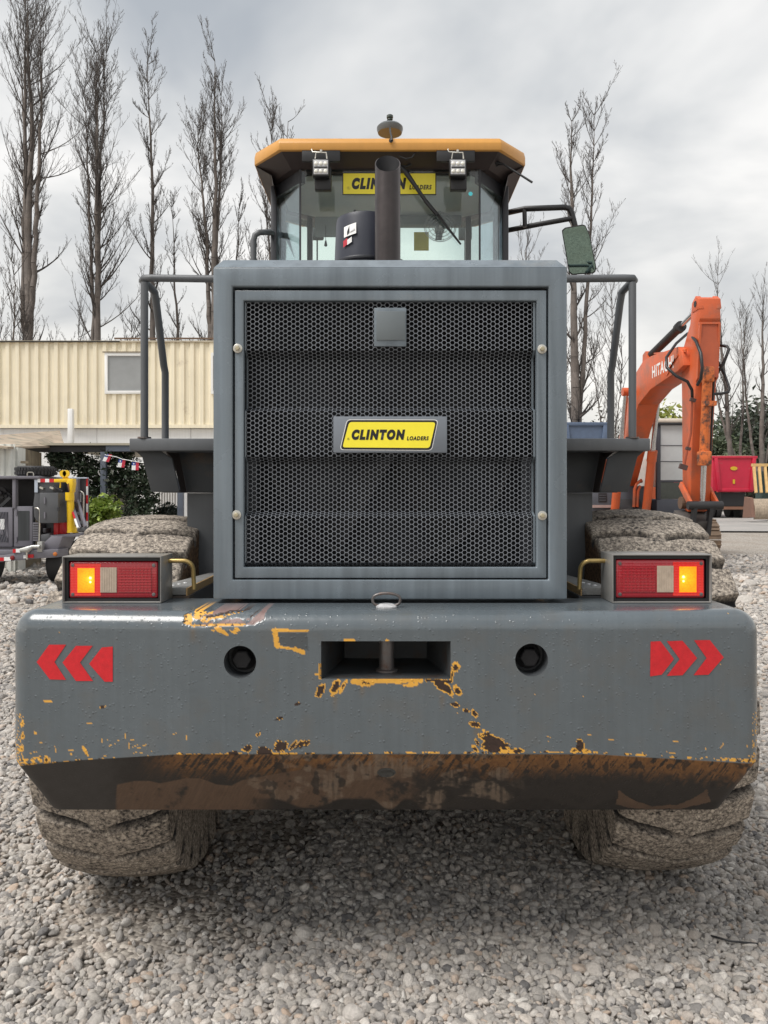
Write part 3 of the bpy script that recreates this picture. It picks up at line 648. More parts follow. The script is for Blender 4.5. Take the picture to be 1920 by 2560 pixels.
    for k in range(3):
        MB().lathe([(.008, 0), (.006, .002), (.002, .003)], (s * -(.668 - .010 * k), 2.44 + .035 * k, 1.1502), n=12).build('grip_dimple', M('dimple_bare', (.55, .55, .55), .35, metal=.5), tp, smooth=60)
    MB().box(s * -.70 if s > 0 else .60, s * -.60 if s > 0 else .70, 2.37, 2.85, 1.06, 1.126).build('plate_bracket', UNDER, LD)
tail_light(-1); tail_light(1)

# ---- tyres
def tyre_material():
    m = bpy.data.materials.new('dusty_tyre'); m.use_nodes = True; t = m.node_tree; b = t.nodes['Principled BSDF']; b.inputs['Roughness'].default_value = 0.85; b.inputs['Specular IOR Level'].default_value = 0.25
    tcn = N(t, 'ShaderNodeTexCoord'); V = tcn.outputs['Object']
    def noise(s, det, ro): 
        n = N(t, 'ShaderNodeTexNoise'); n.inputs['Scale'].default_value = s; n.inputs['Detail'].default_value = det; n.inputs['Roughness'].default_value = ro; L(t, V, n.inputs['Vector']); return n.outputs['Fac']
    a = noise(80, 6, .68); c = noise(7, 5, .6); vo = N(t, 'ShaderNodeTexVoronoi'); vo.inputs['Scale'].default_value = 42; L(t, V, vo.inputs['Vector'])
    vd = N(t, 'ShaderNodeTexVoronoi', feature='DISTANCE_TO_EDGE'); vd.inputs['Scale'].default_value = 75
    wn = N(t, 'ShaderNodeVectorMath', operation='MULTIPLY_ADD'); wn.inputs[1].default_value = (.04, .04, .04)
    nn = N(t, 'ShaderNodeTexNoise'); nn.inputs['Scale'].default_value = 22; L(t, V, nn.inputs['Vector']); L(t, nn.outputs['Color'], wn.inputs[0]); L(t, V, wn.inputs[2]); L(t, wn.outputs[0], vd.inputs['Vector'])
    crack = math_node(t, 'MULTIPLY', math_node(t, 'LESS_THAN', vd.outputs['Distance'], 0.075), math_node(t, 'GREATER_THAN', c, 0.53))
    rp = N(t, 'ShaderNodeValToRGB'); e = rp.color_ramp.elements; e[0].position = .40; e[0].color = (.035, .032, .031, 1); e[1].position = .64; e[1].color = (.62, .545, .455, 1); q = rp.color_ramp.elements.new(.51); q.color = (.29, .25, .21, 1)
    L(t, math_node(t, 'ADD', math_node(t, 'MULTIPLY', a, .7), math_node(t, 'MULTIPLY', c, .32)), rp.inputs[0])
    m1 = N(t, 'ShaderNodeMix', data_type='RGBA'); L(t, math_node(t, 'MULTIPLY', crack, .55), m1.inputs[0]); L(t, rp.outputs[0], m1.inputs[6]); m1.inputs[7].default_value = (.06, .05, .045, 1)
    gA = N(t, 'ShaderNodeAttribute', attribute_name='groove'); m2 = N(t, 'ShaderNodeMix', data_type='RGBA'); L(t, math_node(t, 'MULTIPLY', gA.outputs['Fac'], math_node(t, 'ADD', c, .50), clamp=True), m2.inputs[0]); L(t, m1.outputs[2], m2.inputs[6]); m2.inputs[7].default_value = (.020, .020, .022, 1)
    sA = N(t, 'ShaderNodeAttribute', attribute_name='side'); rb = N(t, 'ShaderNodeValToRGB'); e = rb.color_ramp.elements; e[0].position = .35; e[0].color = (.065, .042, .028, 1); e[1].position = .62; e[1].color = (.24, .145, .085, 1); L(t, a, rb.inputs[0])
    m3 = N(t, 'ShaderNodeMix', data_type='RGBA'); L(t, sA.outputs['Fac'], m3.inputs[0]); L(t, m2.outputs[2], m3.inputs[6]); L(t, rb.outputs[0], m3.inputs[7]); L(t, m3.outputs[2], b.inputs['Base Color'])
    bp = N(t, 'ShaderNodeBump'); bp.inputs['Strength'].default_value = .7; bp.inputs['Distance'].default_value = .006; L(t, math_node(t, 'SUBTRACT', a, math_node(t, 'MULTIPLY', crack, .5)), bp.inputs['Height']); L(t, bp.outputs[0], b.inputs['Normal'])
    return m
TYM = tyre_material()
def tyre(cx, cy, cz, seed, phase, Rr=0.688, par=None, inner=1, res=1100):
    half = []
    for s in np.linspace(0, 1, 34): half.append((.212 * s, Rr - .026 * s ** 2.4, s, 0))
    for (x, r, k) in ((.2165, Rr - .033, .1), (.2175, Rr - .055, .3), (.2165, Rr - .09, .5), (.215, Rr - .13, .75), (.217, Rr - .18, 1), (.220, Rr - .23, 1), (.216, Rr - .28, 1), (.203, Rr - .318, 1), (.185, Rr - .345, 1), (.165, Rr - .36, 1)): half.append((x, r, 1 + k, k))
    prof = [(-x, r, -s, k) for (x, r, s, k) in half[::-1]] + half[1:]
    pr = np.array(prof); pr[:, 0] *= .985; nt_ = res; th = np.linspace(0, 2 * math.pi, nt_, endpoint=False)
    TH, S = np.meshgrid(th, pr[:, 2], indexing='ij'); XX = np.repeat(pr[None, :, 0], nt_, 0); RR = np.repeat(pr[None, :, 1], nt_, 0); K = np.repeat(pr[None, :, 3], nt_, 0)
    nl = 27; Pp = 2 * math.pi / nl; a_s = np.minimum(np.abs(S), 1.0)
    gph = TH / Pp + phase + np.where(S > 0, .0, .10) + .42 * a_s + .04 * np.sin(a_s * 5) + .03 * (fbm(TH * 9 + 9, S * 3 + 5, seed, 2) - .5)
    fr = np.abs(gph - np.round(gph)) * Pp * Rr
    hw = .011 + .008 * a_s
    g = np.clip((hw + .005 - fr) / .005, 0, 1); g = g * g * (3 - 2 * g)
    fade = np.clip((a_s - .10) / .15, 0, 1); side_f = np.clip(1 - (np.abs(S) - 1) / .95, 0, 1)
    g = g * (.15 + .85 * fade) * side_f
    RR = RR - (.028 + .020 * np.clip((a_s - .5) * 2.5, 0, 1)) * g * (1 - .4 * K) - .004 * (fbm(TH * 34, S * 12 + 3, seed + 5, 3) - .5) * (K < .6); XX = XX - np.sign(XX) * .018 * g * K
    Vx = cx + XX; Vy = cy - RR * np.sin(TH); Vz = cz + RR * np.cos(TH)
    fl = 0.012; low = Vz < fl; Vx = np.where(low, cx + (Vx - cx) * (1 + .10 * (fl - Vz) / .03), Vx)
    ns = pr.shape[0]; idx = np.arange(nt_ * ns).reshape(nt_, ns); nxt = np.roll(idx, -1, 0)
    Q = np.stack([idx[:, :-1], idx[:, 1:], nxt[:, 1:], nxt[:, :-1]], -1).reshape(-1, 4)
    side = np.clip((inner * S - 1.02) / .25, 0, 1) * (np.cos(TH) > -.35)
    o = mesh_np('tyre', np.stack([Vx, Vy, Vz], -1).reshape(-1, 3), Q, TYM, par, True, None, {'groove': g.ravel(), 'side': side.ravel()})
    rm = MB(); s = -1
    rm.lathe([(.10, -.02), (.22, -.03), (.27, -.14), (.335, -.16), (.345, -.17), (.335, .16), (.30, .15), (.28, .02), (.12, .0)], (cx, cy, cz), 'x', 32).build('rim', M('rim_paint', (.36, .20, .05), .5, dirt=(.10, .08, .06), damt=.6), o, smooth=35)
    return o
RD = 3.08
tyre(-0.915, RD, 0.672, 3, .10, Rr=.684, par=LD, inner=1); tyre(0.975, RD, 0.695, 8, .62, Rr=.684, par=LD, inner=-1)
tyre(-0.915, RD + 2.75, 0.672, 13, .3, par=LD, inner=1, res=240); tyre(0.972, RD + 2.75, 0.68, 18, .8, par=LD, inner=-1, res=240)
mb = MB().tube([(-.90, RD, .68), (-.35, RD, .68), (-.2, RD, .68), (.2, RD, .68), (.35, RD, .68), (.95, RD, .68)], [.11, .13, .22, .22, .13, .11], 18).build('rear_axle', UNDER, LD, smooth=40)
MB().box(-.42, .45, 2.42, 5.2, .56, 1.10).build('chassis_frame', UNDER, LD, bev=.01)
for xa, xb in ((-.69, -.43), (.46, .74)): MB().box(xa, xb, 2.43, 3.75, .58, 1.05).build('side_light_block', UNDER, LD, bev=.02)  # unseen boxes beside the chassis, added to keep light off the gravel below
for xa, xb in ((-1.14, -.72), (.77, 1.2)): MB().box(xa, xb, 3.86, 4.9, .45, 1.22).build('outer_light_block', UNDER, LD, bev=.02)  # unseen boxes added to stop light coming in from the sides
MB().box(-.50, .54, 3.3, 4.0, .45, .615).build('belly_light_block', UNDER, LD, bev=.01)  # unseen box added to deepen the shadow under the machine
MB().tube([(-.95, RD + 2.75, .68), (-.2, RD + 2.75, .68), (.2, RD + 2.75, .68), (.98, RD + 2.75, .68)], [.11, .2, .2, .11], 14).build('front_axle', UNDER, LD, smooth=40)
MB().box(-.45, .48, 5.25, 6.4, .6, 1.75).build('front_frame', M('loader_yellow', (.56, .27, .055), .45), LD, bev=.01)
for s in (-1, 1): MB().prism([(5.5, 1.75), (6.0, 1.95), (7.6, .55), (7.9, .25), (7.6, .2), (6.0, 1.5)], 'x', s * .38, s * .50).build('lift_arm', M('loader_yellow', (.56, .27, .055), .45), LD, bev=.01)
pb = [(7.75, .9), (7.7, .35), (7.9, .08), (8.75, .05), (8.75, .08), (7.95, .12), (7.78, .38), (7.8, .95)]
MB().prism(pb, 'x', -1.2, 1.25).build('bucket_shell', M('loader_yellow', (.56, .27, .055), .45), LD); [MB().prism([(7.76, .9), (7.72, .36), (7.92, .1), (8.7, .08)], 'x', xa, xa + .02).build('bucket_cheek', M('loader_yellow', (.56, .27, .055), .45), LD) for xa in (-1.22, 1.25)]

# ---- fender decks with guard rails
DD = 2.75
def deck(sgn):
    xo = X_(323, DD) if sgn < 0 else X_(1626, DD); xi = hx0 - .001 if sgn < 0 else hx1 + .001
    zt, zb = Z_(1096, DD), Z_(1127, DD); a, b = sorted((xo, xi))
    dk = MB().box(a, b, DD, 3.95, zb, zt).build('fender_deck', GREYD, LD, bev=.004)
    G = (lambda x: 1949 - x) if sgn > 0 else (lambda x: x)
    yr = DD + .035
    def panel(poly, y0, y1, name, mat=UNDER): return MB().prism([(X_(G(x), y0), Z_(y, y0)) for x, y in poly], 'y', y0, y1).build(name, mat, dk, bev=.002)
    panel([(338, 1127.5), (355, 1142), (378, 1230), (449, 1230), (430, 1146), (412, 1135), (400, 1127.5)], yr, yr + .012, 'outer_gusset')
    panel([(432, 1127.5), (536, 1127.5), (536, 1230), (451, 1230)], yr + .10, yr + .115, 'inner_panel')
    xg = X_(G(449), yr); e0 = X_(G(428), yr + .10)
    MB().add([(X_(G(430), yr), yr + .0125, Z_(1146, yr)), (xg, yr + .0125, Z_(1230, yr)), (xg - .0 * sgn, yr + .099, Z_(1230, yr)), (X_(G(430), yr), yr + .099, zb - .001), (X_(G(412), yr), yr + .0125, zb - .001)], [(0, 1, 2, 3, 4)]).build('gusset_web', M('web_rust', (.05, .035, .03), .6, var=.2), dk)
    MB().box(*sorted((X_(G(378), yr), xi)), yr + .13, 3.9, Z_(1230, yr) - .002, Z_(1230, yr) + .008).build('fender_skin', UNDER, dk)
    yk = yr + .13; MB().box(*sorted((X_(G(468), yk), xi)), yk, 3.8, 1.0, Z_(1230, yk) - .004).build('fender_wall', GREYD, LD)
    # rails
    r = .0135; cxp = X_(361 if sgn < 0 else 1581, DD + .02); y0 = DD + .02; ztop = Z_(698, y0); rad = .035; s = -sgn
    tb = [(cxp, y0, zt + .001), (cxp, y0, ztop - rad)] + [(cxp + s * rad * (1 - math.cos(q)), y0, ztop - rad + rad * math.sin(q)) for q in np.linspace(.25, math.pi / 2, 6)]
    tb = [(cxp, y0, zt + .001), (cxp, y0, ztop - .012)]
    r1 = MB().tube(tb, r, 12).build('rail_post', GREYD, dk, smooth=60)
    hx = hx0 if sgn < 0 else hx1
    top = [(cxp + s * .004, y0 + .11, ztop - .018), (cxp - s * .010, y0 + .06, ztop), (cxp - s * .014, y0 + .022, ztop + .002), (cxp - s * .004, y0 + .004, ztop + .004), (cxp + s * .03, y0, ztop + .004), (hx - s * .05, y0, ztop), (hx - s * .012, y0, ztop - .010), (hx + s * .01, y0, ztop - .03)]
    MB().tube(top, r, 12).build('hand_rail', GREYD, dk, smooth=60)
    yb2 = y0 + .23
    p = [(cxp + s * .004, y0 + .11, ztop - .018), (cxp + s * .004, y0 + .135, ztop - .06), (cxp + s * .004, yb2, Z_(914, yb2)), (cxp + s * .004, yb2 + .02, Z_(930, yb2)), (cxp + s * .004, yb2 + .02, zt + .001)]
    MB().tube(p, r * 1.02, 12).build('rail_post', GREYD, dk, smooth=60)
    MB().lathe([(.024, 0), (.024, .006)], (cxp, y0, zt + .0005), n=14).build('post_foot', STEEL, dk)
deck(-1); deck(1)
MB().box(hx0 - .035, hx0 - .001, 2.68, 2.74, Z_(1043, 2.7), Z_(1012, 2.7)).build('marker_lamp', M('amber_plastic', (.55, .22, .03), .3, coat=.4), LD, bev=.008, seg=3)
MB().box(hx0 - .05, hx0 - .001, 2.80, 2.9, Z_(1096, 2.75) + .0005, Z_(1096, 2.75) + .014).build('deck_latch', BLACKM, LD)

# ---- cab
def glass_mat(name, tint, refl=1.0, film=0.0):
    m = bpy.data.materials.new(name); m.use_nodes = True; t = m.node_tree; t.nodes.clear(); o = N(t, 'ShaderNodeOutputMaterial')
    tr = N(t, 'ShaderNodeBsdfTransparent'); tr.inputs[0].default_value = (*tint, 1); gl = N(t, 'ShaderNodeBsdfGlossy'); gl.inputs['Roughness'].default_value = .015
    fr = N(t, 'ShaderNodeFresnel'); fr.inputs[0].default_value = 1.5; mx = N(t, 'ShaderNodeMixShader'); L(t, math_node(t, 'MULTIPLY', fr.outputs[0], refl, clamp=True), mx.inputs[0]); L(t, tr.outputs[0], mx.inputs[1]); L(t, gl.outputs[0], mx.inputs[2])
    if film:
        df = N(t, 'ShaderNodeBsdfDiffuse'); df.inputs[0].default_value = (.55, .58, .56, 1); nz = N(t, 'ShaderNodeTexNoise'); nz.inputs['Scale'].default_value = 5; nz.inputs['Detail'].default_value = 6
        tcn = N(t, 'ShaderNodeTexCoord'); L(t, tcn.outputs['Object'], nz.inputs['Vector']); m2 = N(t, 'ShaderNodeMixShader'); L(t, math_node(t, 'MULTIPLY', nz.outputs['Fac'], film), m2.inputs[0]); L(t, mx.outputs[0], m2.inputs[1]); L(t, df.outputs[0], m2.inputs[2]); L(t, m2.outputs[0], o.inputs[0])
    else: L(t, mx.outputs[0], o.inputs[0])
    return m
GLASS = glass_mat('cab_glass', (.96, .99, .985), 1.0, .06); GLASS_S = glass_mat('cab_side_glass', (.86, .93, .96), .55, .02); GLASS_F = glass_mat('windscreen_glass', (.93, 1.0, .97), .4, .02)
Z3 = lambda x, y, d: at(600 + x * .4581, 260 + y * .4581, d)
CBX = 0.032; ra, rb = .579, .737; y0r, y1r, y2r, y3r = 4.0, 4.185, 5.0, 5.15
ztr, zbr = 3.2985, 3.232
def octo(a, b, ya, yb_, yc, yd, z): return [(CBX - a, ya, z), (CBX + a, ya, z), (CBX + b, yb_, z), (CBX + b, yc, z), (CBX + a, yd, z), (CBX - a, yd, z), (CBX - b, yc, z), (CBX - b, yb_, z)]
def loft(rings, caps=True):
    n = len(rings[0]); mb = MB(); V = [p for r_ in rings for p in r_]
    Fc = [(k * n + i, k * n + (i + 1) % n, (k + 1) * n + (i + 1) % n, (k + 1) * n + i) for k in range(len(rings) - 1) for i in range(n)]
    if caps: Fc += [tuple(range(n)), tuple(range((len(rings) - 1) * n, len(rings) * n))]
    return mb.add(V, Fc)
ROOF = loft([octo(ra, rb, y0r, y1r, y2r, y3r, zbr - .004), octo(ra, rb, y0r, y1r, y2r, y3r, ztr - .03), octo(ra - .006, rb - .006, y0r + .02, y1r + .006, y2r, y3r - .02, ztr), octo(ra - .1, rb - .12, y0r + .15, y1r + .1, y2r - .1, y3r - .15, ztr + .035)]).build('cab_roof', ROOFY, LD, bev=.004)
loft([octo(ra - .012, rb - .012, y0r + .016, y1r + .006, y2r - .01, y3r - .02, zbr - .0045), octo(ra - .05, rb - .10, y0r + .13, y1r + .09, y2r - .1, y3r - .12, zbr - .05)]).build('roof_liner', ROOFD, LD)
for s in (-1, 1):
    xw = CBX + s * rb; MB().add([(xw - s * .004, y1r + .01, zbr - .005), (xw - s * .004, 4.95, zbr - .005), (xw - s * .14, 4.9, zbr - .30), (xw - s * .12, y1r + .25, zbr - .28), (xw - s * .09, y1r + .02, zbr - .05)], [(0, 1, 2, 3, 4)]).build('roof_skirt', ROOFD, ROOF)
# cab shell: rear pane, angled corner panes, sides, windscreen
ca, cb_, yA, yB, yC, yD = .482, .655, 4.13, 4.36, 4.72, 4.86; zlo, zhi = 1.75, zbr - .05
def wall(p0, p1, z0, z1, t, mat, name, par):
    p0, p1 = Vector((p0[0], p0[1], 0)), Vector((p1[0], p1[1], 0)); n = Vector(((p1 - p0).y, -(p1 - p0).x, 0)).normalized() * t; n2 = -n
    V = [Vector((q.x, q.y, z)) for q in (p0, p1, p1 + n2, p0 + n2) for z in (z0, z1)]
    return MB().add(V, [(0, 2, 3, 1), (2, 4, 5, 3), (4, 6, 7, 5), (6, 0, 1, 7), (0, 6, 4, 2), (1, 3, 5, 7)]).build(name, mat, par)
c1, c2, c3, c4 = (CBX - cb_, yB), (CBX - ca, yA), (CBX + ca, yA), (CBX + cb_, yB)
f1, f2 = (CBX - cb_, yC), (CBX - .5, yD); f3, f4 = (CBX + .5, yD), (CBX + cb_, yC)
DARKF = M('cab_frame_dark', (.035, .036, .042), .45, var=.1)
header = MB(); zh = Z_(260 + 375 * .4581, yA)
cabw = wall(c2, c3, zlo, 2.35, .04, GREY, 'cab_wall', LD)
for (p, q) in ((c1, c2), (c3, c4)): wall(p, q, zlo, 2.35, .04, GREY, 'cab_wall', LD)
for (p, q) in ((c4, f4), (f4, f3), (f3, f2), (f2, f1), (f1, c1)): wall(p, q, zlo, 2.3, .04, GREY, 'cab_wall', LD)
wall((c2[0] + .002, yA), (c3[0] - .002, yA), 2.352, Z_(260 + 328 * .4581, yA), .006, GLASS, 'rear_window', LD)
wall((c2[0], yA - .001), (c3[0], yA - .001), Z_(260 + 330 * .4581, yA), zhi, .03, DARKF, 'rear_header', LD)
wall((c1[0] + .012, c1[1] - .008), (c2[0] - .004, c2[1] + .003), 2.352, zhi - .07, .006, GLASS_S, 'corner_window', LD); wall((c3[0] + .004, c3[1] + .003), (c4[0] - .012, c4[1] - .008), 2.352, zhi - .07, .006, GLASS_S, 'corner_window', LD)
wall(c1, c2, zhi - .069, zhi, .03, DARKF, 'corner_header', LD); wall(c3, c4, zhi - .069, zhi, .03, DARKF, 'corner_header', LD)
for p in (c1, c4, f1, f2, f3, f4): MB().box(p[0] - .017, p[0] + .017, p[1] - .017, p[1] + .017, zlo, zhi).build('cab_pillar', DARKF, LD, bev=.005)
for p in (c2, c3): MB().box(p[0] - .005, p[0] + .005, p[1] - .003, p[1] + .006, 2.35, zhi).build('glass_seam', DARKF, LD)
for (p, q) in ((c4, f4), (f1, c1)): wall((p[0], p[1] + .02), (q[0], q[1] - .02) if q[1] > p[1] else (q[0], q[1] + .02), 2.302, zhi - .08, .006, GLASS_S, 'side_window', LD)
wall((f3[0] - .02, f3[1]), (f2[0] + .02, f2[1]), 2.302, zhi - .02, .006, GLASS_F, 'windscreen', LD)
for (p, q) in ((f4, f3), (f2, f1)): wall((p[0], p[1]), (q[0], q[1]), 2.302, zhi - .02, .006, GLASS_F, 'quarter_window', LD)
HEADL = M('headliner', (.55, .58, .57), .85, var=.06)
loft([octo(ca - .03, cb_ - .04, yA + .06, yB + .02, yC - .02, yD - .05, zhi - .012), octo(ca - .04, cb_ - .05, yA + .07, yB + .02, yC - .02, yD - .06, zhi - .002)]).build('headliner', HEADL, LD)
MB().box(CBX - .20, CBX + .45, yD - .10, yD - .03, zhi - .075, zhi - .014).build('front_visor', M('visor_grey', (.22, .25, .25), .8), LD, bev=.01)
# things inside and on the cab
SM = M('seat_film', (.40, .43, .45), .3, var=.3, scale=12, bump=.5, bscale=30)
seat = MB().box(CBX - .02, CBX + .10, 4.50, 4.60, 2.60, 2.83).build('headrest', SM, LD, bev=.045, seg=4); MB().box(CBX - .16, CBX + .24, 4.48, 4.64, 2.0, 2.61).build('seat_back', M('seat_dark', (.05, .055, .065), .8), LD, bev=.05, seg=3)
q = Z3(990, 748, 4.70); MB().box(q.x - .045, q.x + .045, 4.70, 4.712, q.z - .055, q.z + .055).build('seat_tag', M('tag_yellow', (.60, .52, .06), .6), LD)
fc = Z3(1092, 672, 4.65); mb = MB()
for rr in (.03, .05, .07, .088, .096): mb.tube([(fc.x + rr * math.cos(a), 4.65 - .03 * (1 - (rr / .1) ** 2), fc.z + rr * .92 * math.sin(a)) for a in np.linspace(0, 2 * math.pi, 28, endpoint=False)], .0022, 5, closed=True)
for k in range(14): a = k * 2 * math.pi / 14; mb.tube([(fc.x, 4.62, fc.z), (fc.x + .096 * math.cos(a), 4.65, fc.z + .088 * math.sin(a))], .0016, 4)
fan = mb.build('fan_cage', CHROME, LD, smooth=60)
mb = MB()
for k in range(3): a = k * 2.094 + .4; mb.obox((fc.x + .04 * math.cos(a), 4.657, fc.z + .04 * math.sin(a)), (.075, .004, .04), (.4, -a, 0))
mb.cyl((fc.x, 4.65, fc.z), (fc.x, 4.72, fc.z), .03, n=12).cyl((fc.x, 4.71, fc.z), (fc.x, 4.72, fc.z + .2), .014, n=8).build('fan_blades', M('fan_grey', (.22, .25, .25), .5), fan)
mq = Z3(520, 668, 4.65); MB().box(mq.x - .125, mq.x + .115, 4.65, 4.67, mq.z - .062, mq.z + .062).build('inside_mirror', M('inside_mirror_shell', (.30, .32, .31), .4), LD, bev=.02, seg=3); MB().cyl((mq.x + .1, 4.67, mq.z + .05), (mq.x + .14, 4.72, mq.z + .2), .008, n=8).build('mirror_stalk', BLACK, LD)
for px in (420, 1230):
    q = Z3(px, 702, 5.5); MB().box(q.x - .048, q.x + .048, 5.5, 5.53, q.z - .05, q.z + .05).build('front_mirror', BLACK, LD, bev=.012); MB().cyl((q.x, 5.52, q.z - .05), (q.x, 5.52, q.z - .6), .006, n=6).build('front_mirror_stalk', BLACK, LD)
q = Z3(1258, 490, 4.3); MB().lathe([(.012, 0), (.010, -.004)], q, 'y', 12).build('cab_indicator', M('teal_led', (.05, .55, .60), .3, emit=.5), LD)
q = Z3(468, 745, 4.6); MB().tube([(q.x, 4.6, q.z + .09), (q.x, 4.6, q.z)], .0018, 5).lathe([(.004, .0), (.010, -.03), (.006, -.035)], (q.x, 4.6, q.z), n=8).build('cab_pull_cord', BLACK, LD)
# sign in the rear window
sg = yA - .004; a, b = Z3(559, 496, sg), Z3(1071, 374, sg)
sign = MB().box(a.x, b.x, sg, sg + .0012, a.z, b.z).build('window_sign', M('sign_edge', (.03, .03, .03), .5), LD)
a, b = Z3(564, 491, sg), Z3(1066, 379, sg); MB().box(a.x, b.x, sg - .0006, sg - .0001, a.z, b.z).build('sign_field', YEL, sign)
sx0, sx1 = 600 + 610 * .4581, 600 + 908 * .4581
text_mesh('CLINTON', INK, 'sign_lettering', sign, lambda u, v: at(sx0 + u * (sx1 - sx0), 260 + (466 - v * 64) * .4581, sg - .0012), .22, .085)
text_mesh('LOADERS', INK, 'sign_small_lettering', sign, lambda u, v: at(600 + (924 + u * 122) * .4581, 260 + (467 - v * 26) * .4581, sg - .0012), .2, 0.05)
q = Z3(592, 459, sg - .001); MB().tube([(q.x + .008 * math.cos(a), q.y, q.z + .008 * math.sin(a)) for a in np.linspace(0, 2 * math.pi, 14, endpoint=False)], .0006, 4, closed=True).build('registered_mark', M('faint_ink', (.35, .29, .05), .5), sign)
text_mesh('R', M('faint_ink', (.35, .29, .05), .5), 'registered_letter', sign, lambda u, v: at(600 + (588.5 + u * 7) * .4581, 260 + (464 - v * 10) * .4581, sg - .0012), 0, 0)
# work lights
def work_light(px):
    c = Z3(px, 344, 3.93); y = 3.93
    br = MB().box(c.x - .105, c.x + .095, y0r + .003, y0r + .02, Z3(0, 312, y0r).z, Z3(0, 236, y0r).z).build('lamp_bracket', BLACK, LD, bev=.004)
    body = MB().box(c.x - .044, c.x + .044, y + .003, y + .045, c.z - .046, c.z + .044).box(c.x - .036, c.x + .05, y + .045, y + .085, c.z - .098, c.z + .02).build('work_lamp', BLACK, LD, bev=.006)
    MB().box(c.x - .037, c.x + .037, y - .001, y + .0028, c.z - .037, c.z + .037).build('lamp_face', M('lamp_face_grey', (.48, .48, .49), .35, var=.1, scale=60), body, bev=.003)
    for zz in (c.z + .018, c.z - .021):
        for k in range(3): MB().lathe([(.0105, 0), (.0095, -.002), (.004, -.0035)], (c.x - .024 + .024 * k, y - .0012, zz), 'y', 12).build('led', M('led_lens', (.75, .73, .66), .15, coat=.5), body, smooth=60)
    MB().box(c.x - .034, c.x + .034, y - .0025, y - .0012, c.z - .005, c.z + .002).build('lamp_bar', BLACKM, body)
    MB().tube([(c.x - .030, y + .02, c.z + .05), (c.x - .026, y + .02, c.z + .082), (c.x + .026, y + .02, c.z + .082), (c.x + .030, y + .02, c.z + .05)], .0045, 6).tube([(c.x - .05, y + .03, c.z + .105), (c.x - .045, y + .025, c.z + .088), (c.x, y + .02, c.z + .084)], .003, 6).lathe([(.007, 0), (.007, .012)], (c.x, y + .02, c.z + .084), n=8).build('lamp_yoke', ZINC, body, smooth=50)
work_light(441); work_light(1190)
# beacon stub
bc = Z3(818, 172, 4.25); bc.z = ztr + .0355
bk = MB().lathe([(.040, 0), (.058, .012), (.064, .024)], bc, n=24).build('beacon_base', M('beacon_amber', (.50, .24, .05), .3, coat=.4), LD, smooth=40)
zz = Z3(0, 130, 4.25).z - bc.z
MB().lathe([(.066, zz - .03), (.072, zz - .012), (.072, zz), (.060, zz + .012), (.02, zz + .02)], bc, n=28).build('beacon_disc', M('beacon_grey', (.10, .11, .115), .4), bk, smooth=40)
zt2 = Z3(0, 62, 4.25).z
MB().cyl((bc.x, bc.y, bc.z + zz + .01), (bc.x, bc.y, zt2), .010, n=10).tube([(bc.x + .014 * math.cos(a), bc.y + .014 * math.sin(a), bc.z + zz + .025 + .0055 * a / 3.14) for a in np.linspace(0, 18, 80)], .0028, 5).lathe([(.018, 0), (.018, .012), (.012, .016)], (bc.x, bc.y, zt2 - .014), n=14).build('beacon_stem', M('stem_dark', (.06, .075, .065), .4), bk, smooth=50)
MB().tube([Z3(818, 132, 4.15), Z3(822, 160, 4.05), Z3(828, 180, 3.99), Z3(826, 200, 3.985)], .005, 6).lathe([(.011, 0), (.011, -.006)], Z3(824, 201, 3.993), 'y', 10).build('beacon_cable', BLACK, bk, smooth=60)
# wiper, aerial, grab handle
wp = [Z3(872, 335, 4.09), Z3(905, 372, 4.08), Z3(960, 452, 4.08), Z3(1020, 540, 4.085), Z3(1075, 605, 4.09)]
wi = MB().tube(wp, [.010, .014, .011, .010, .009], 8).build('wiper_arm', BLACK, LD, smooth=60); MB().tube([Z3(1000, 505, 4.098), Z3(1090, 620, 4.105), Z3(1205, 766, 4.11)], [.006, .009, .005], 6).build('wiper_blade', BLACK, wi)
MB().tube([Z3(935, 328, 4.1), Z3(905, 342, 4.08), Z3(880, 338, 4.09)], .006, 6).tube([Z3(868, 285, 4.02), Z3(905, 300, 4.0), Z3(940, 292, 4.0), Z3(955, 265, 4.02)], .004, 6).build('wiper_hose', BLACK, wi, smooth=60)
MB().tube([Z3(1400, 320, 4.1), Z3(1440, 330, 4.07), Z3(1595, 428, 4.02)], [.012, .005, .006], 8).lathe([(.02, 0), (.02, .03)], Z3(1400, 318, 4.12), 'y', 12).build('aerial', BLACK, LD, smooth=60)
MB().tube([Z3(74, 900, 4.25), Z3(74, 745, 4.25), Z3(82, 715, 4.25), Z3(105, 701, 4.25), Z3(165, 699, 4.3), Z3(175, 705, 4.35)], .0165, 10).build('grab_handle', GREYD, LD, smooth=60)
# exhaust stack with a slanted mouth and the pre-cleaner drum
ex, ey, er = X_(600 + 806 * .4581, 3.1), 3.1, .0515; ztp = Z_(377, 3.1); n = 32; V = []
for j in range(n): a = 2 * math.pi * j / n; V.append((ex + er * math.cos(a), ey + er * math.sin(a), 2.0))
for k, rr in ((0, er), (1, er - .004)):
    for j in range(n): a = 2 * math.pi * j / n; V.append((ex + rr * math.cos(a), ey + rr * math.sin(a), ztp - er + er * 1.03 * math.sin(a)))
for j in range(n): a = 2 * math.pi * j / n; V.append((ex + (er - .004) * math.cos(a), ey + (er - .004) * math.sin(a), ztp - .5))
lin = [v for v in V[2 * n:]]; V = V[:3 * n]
MB().add(lin, [(j, (j + 1) % n, n + (j + 1) % n, n + j) for j in range(n)] + [tuple(range(n, 2 * n))]).build('exhaust_shade_lining', BLACKM, LD, smooth=60)  # black inner wall, the mouth's shade put into its colour
Fc = [(r_ * n + j, r_ * n + (j + 1) % n, (r_ + 1) * n + (j + 1) % n, (r_ + 1) * n + j) for r_ in range(2) for j in range(n)]
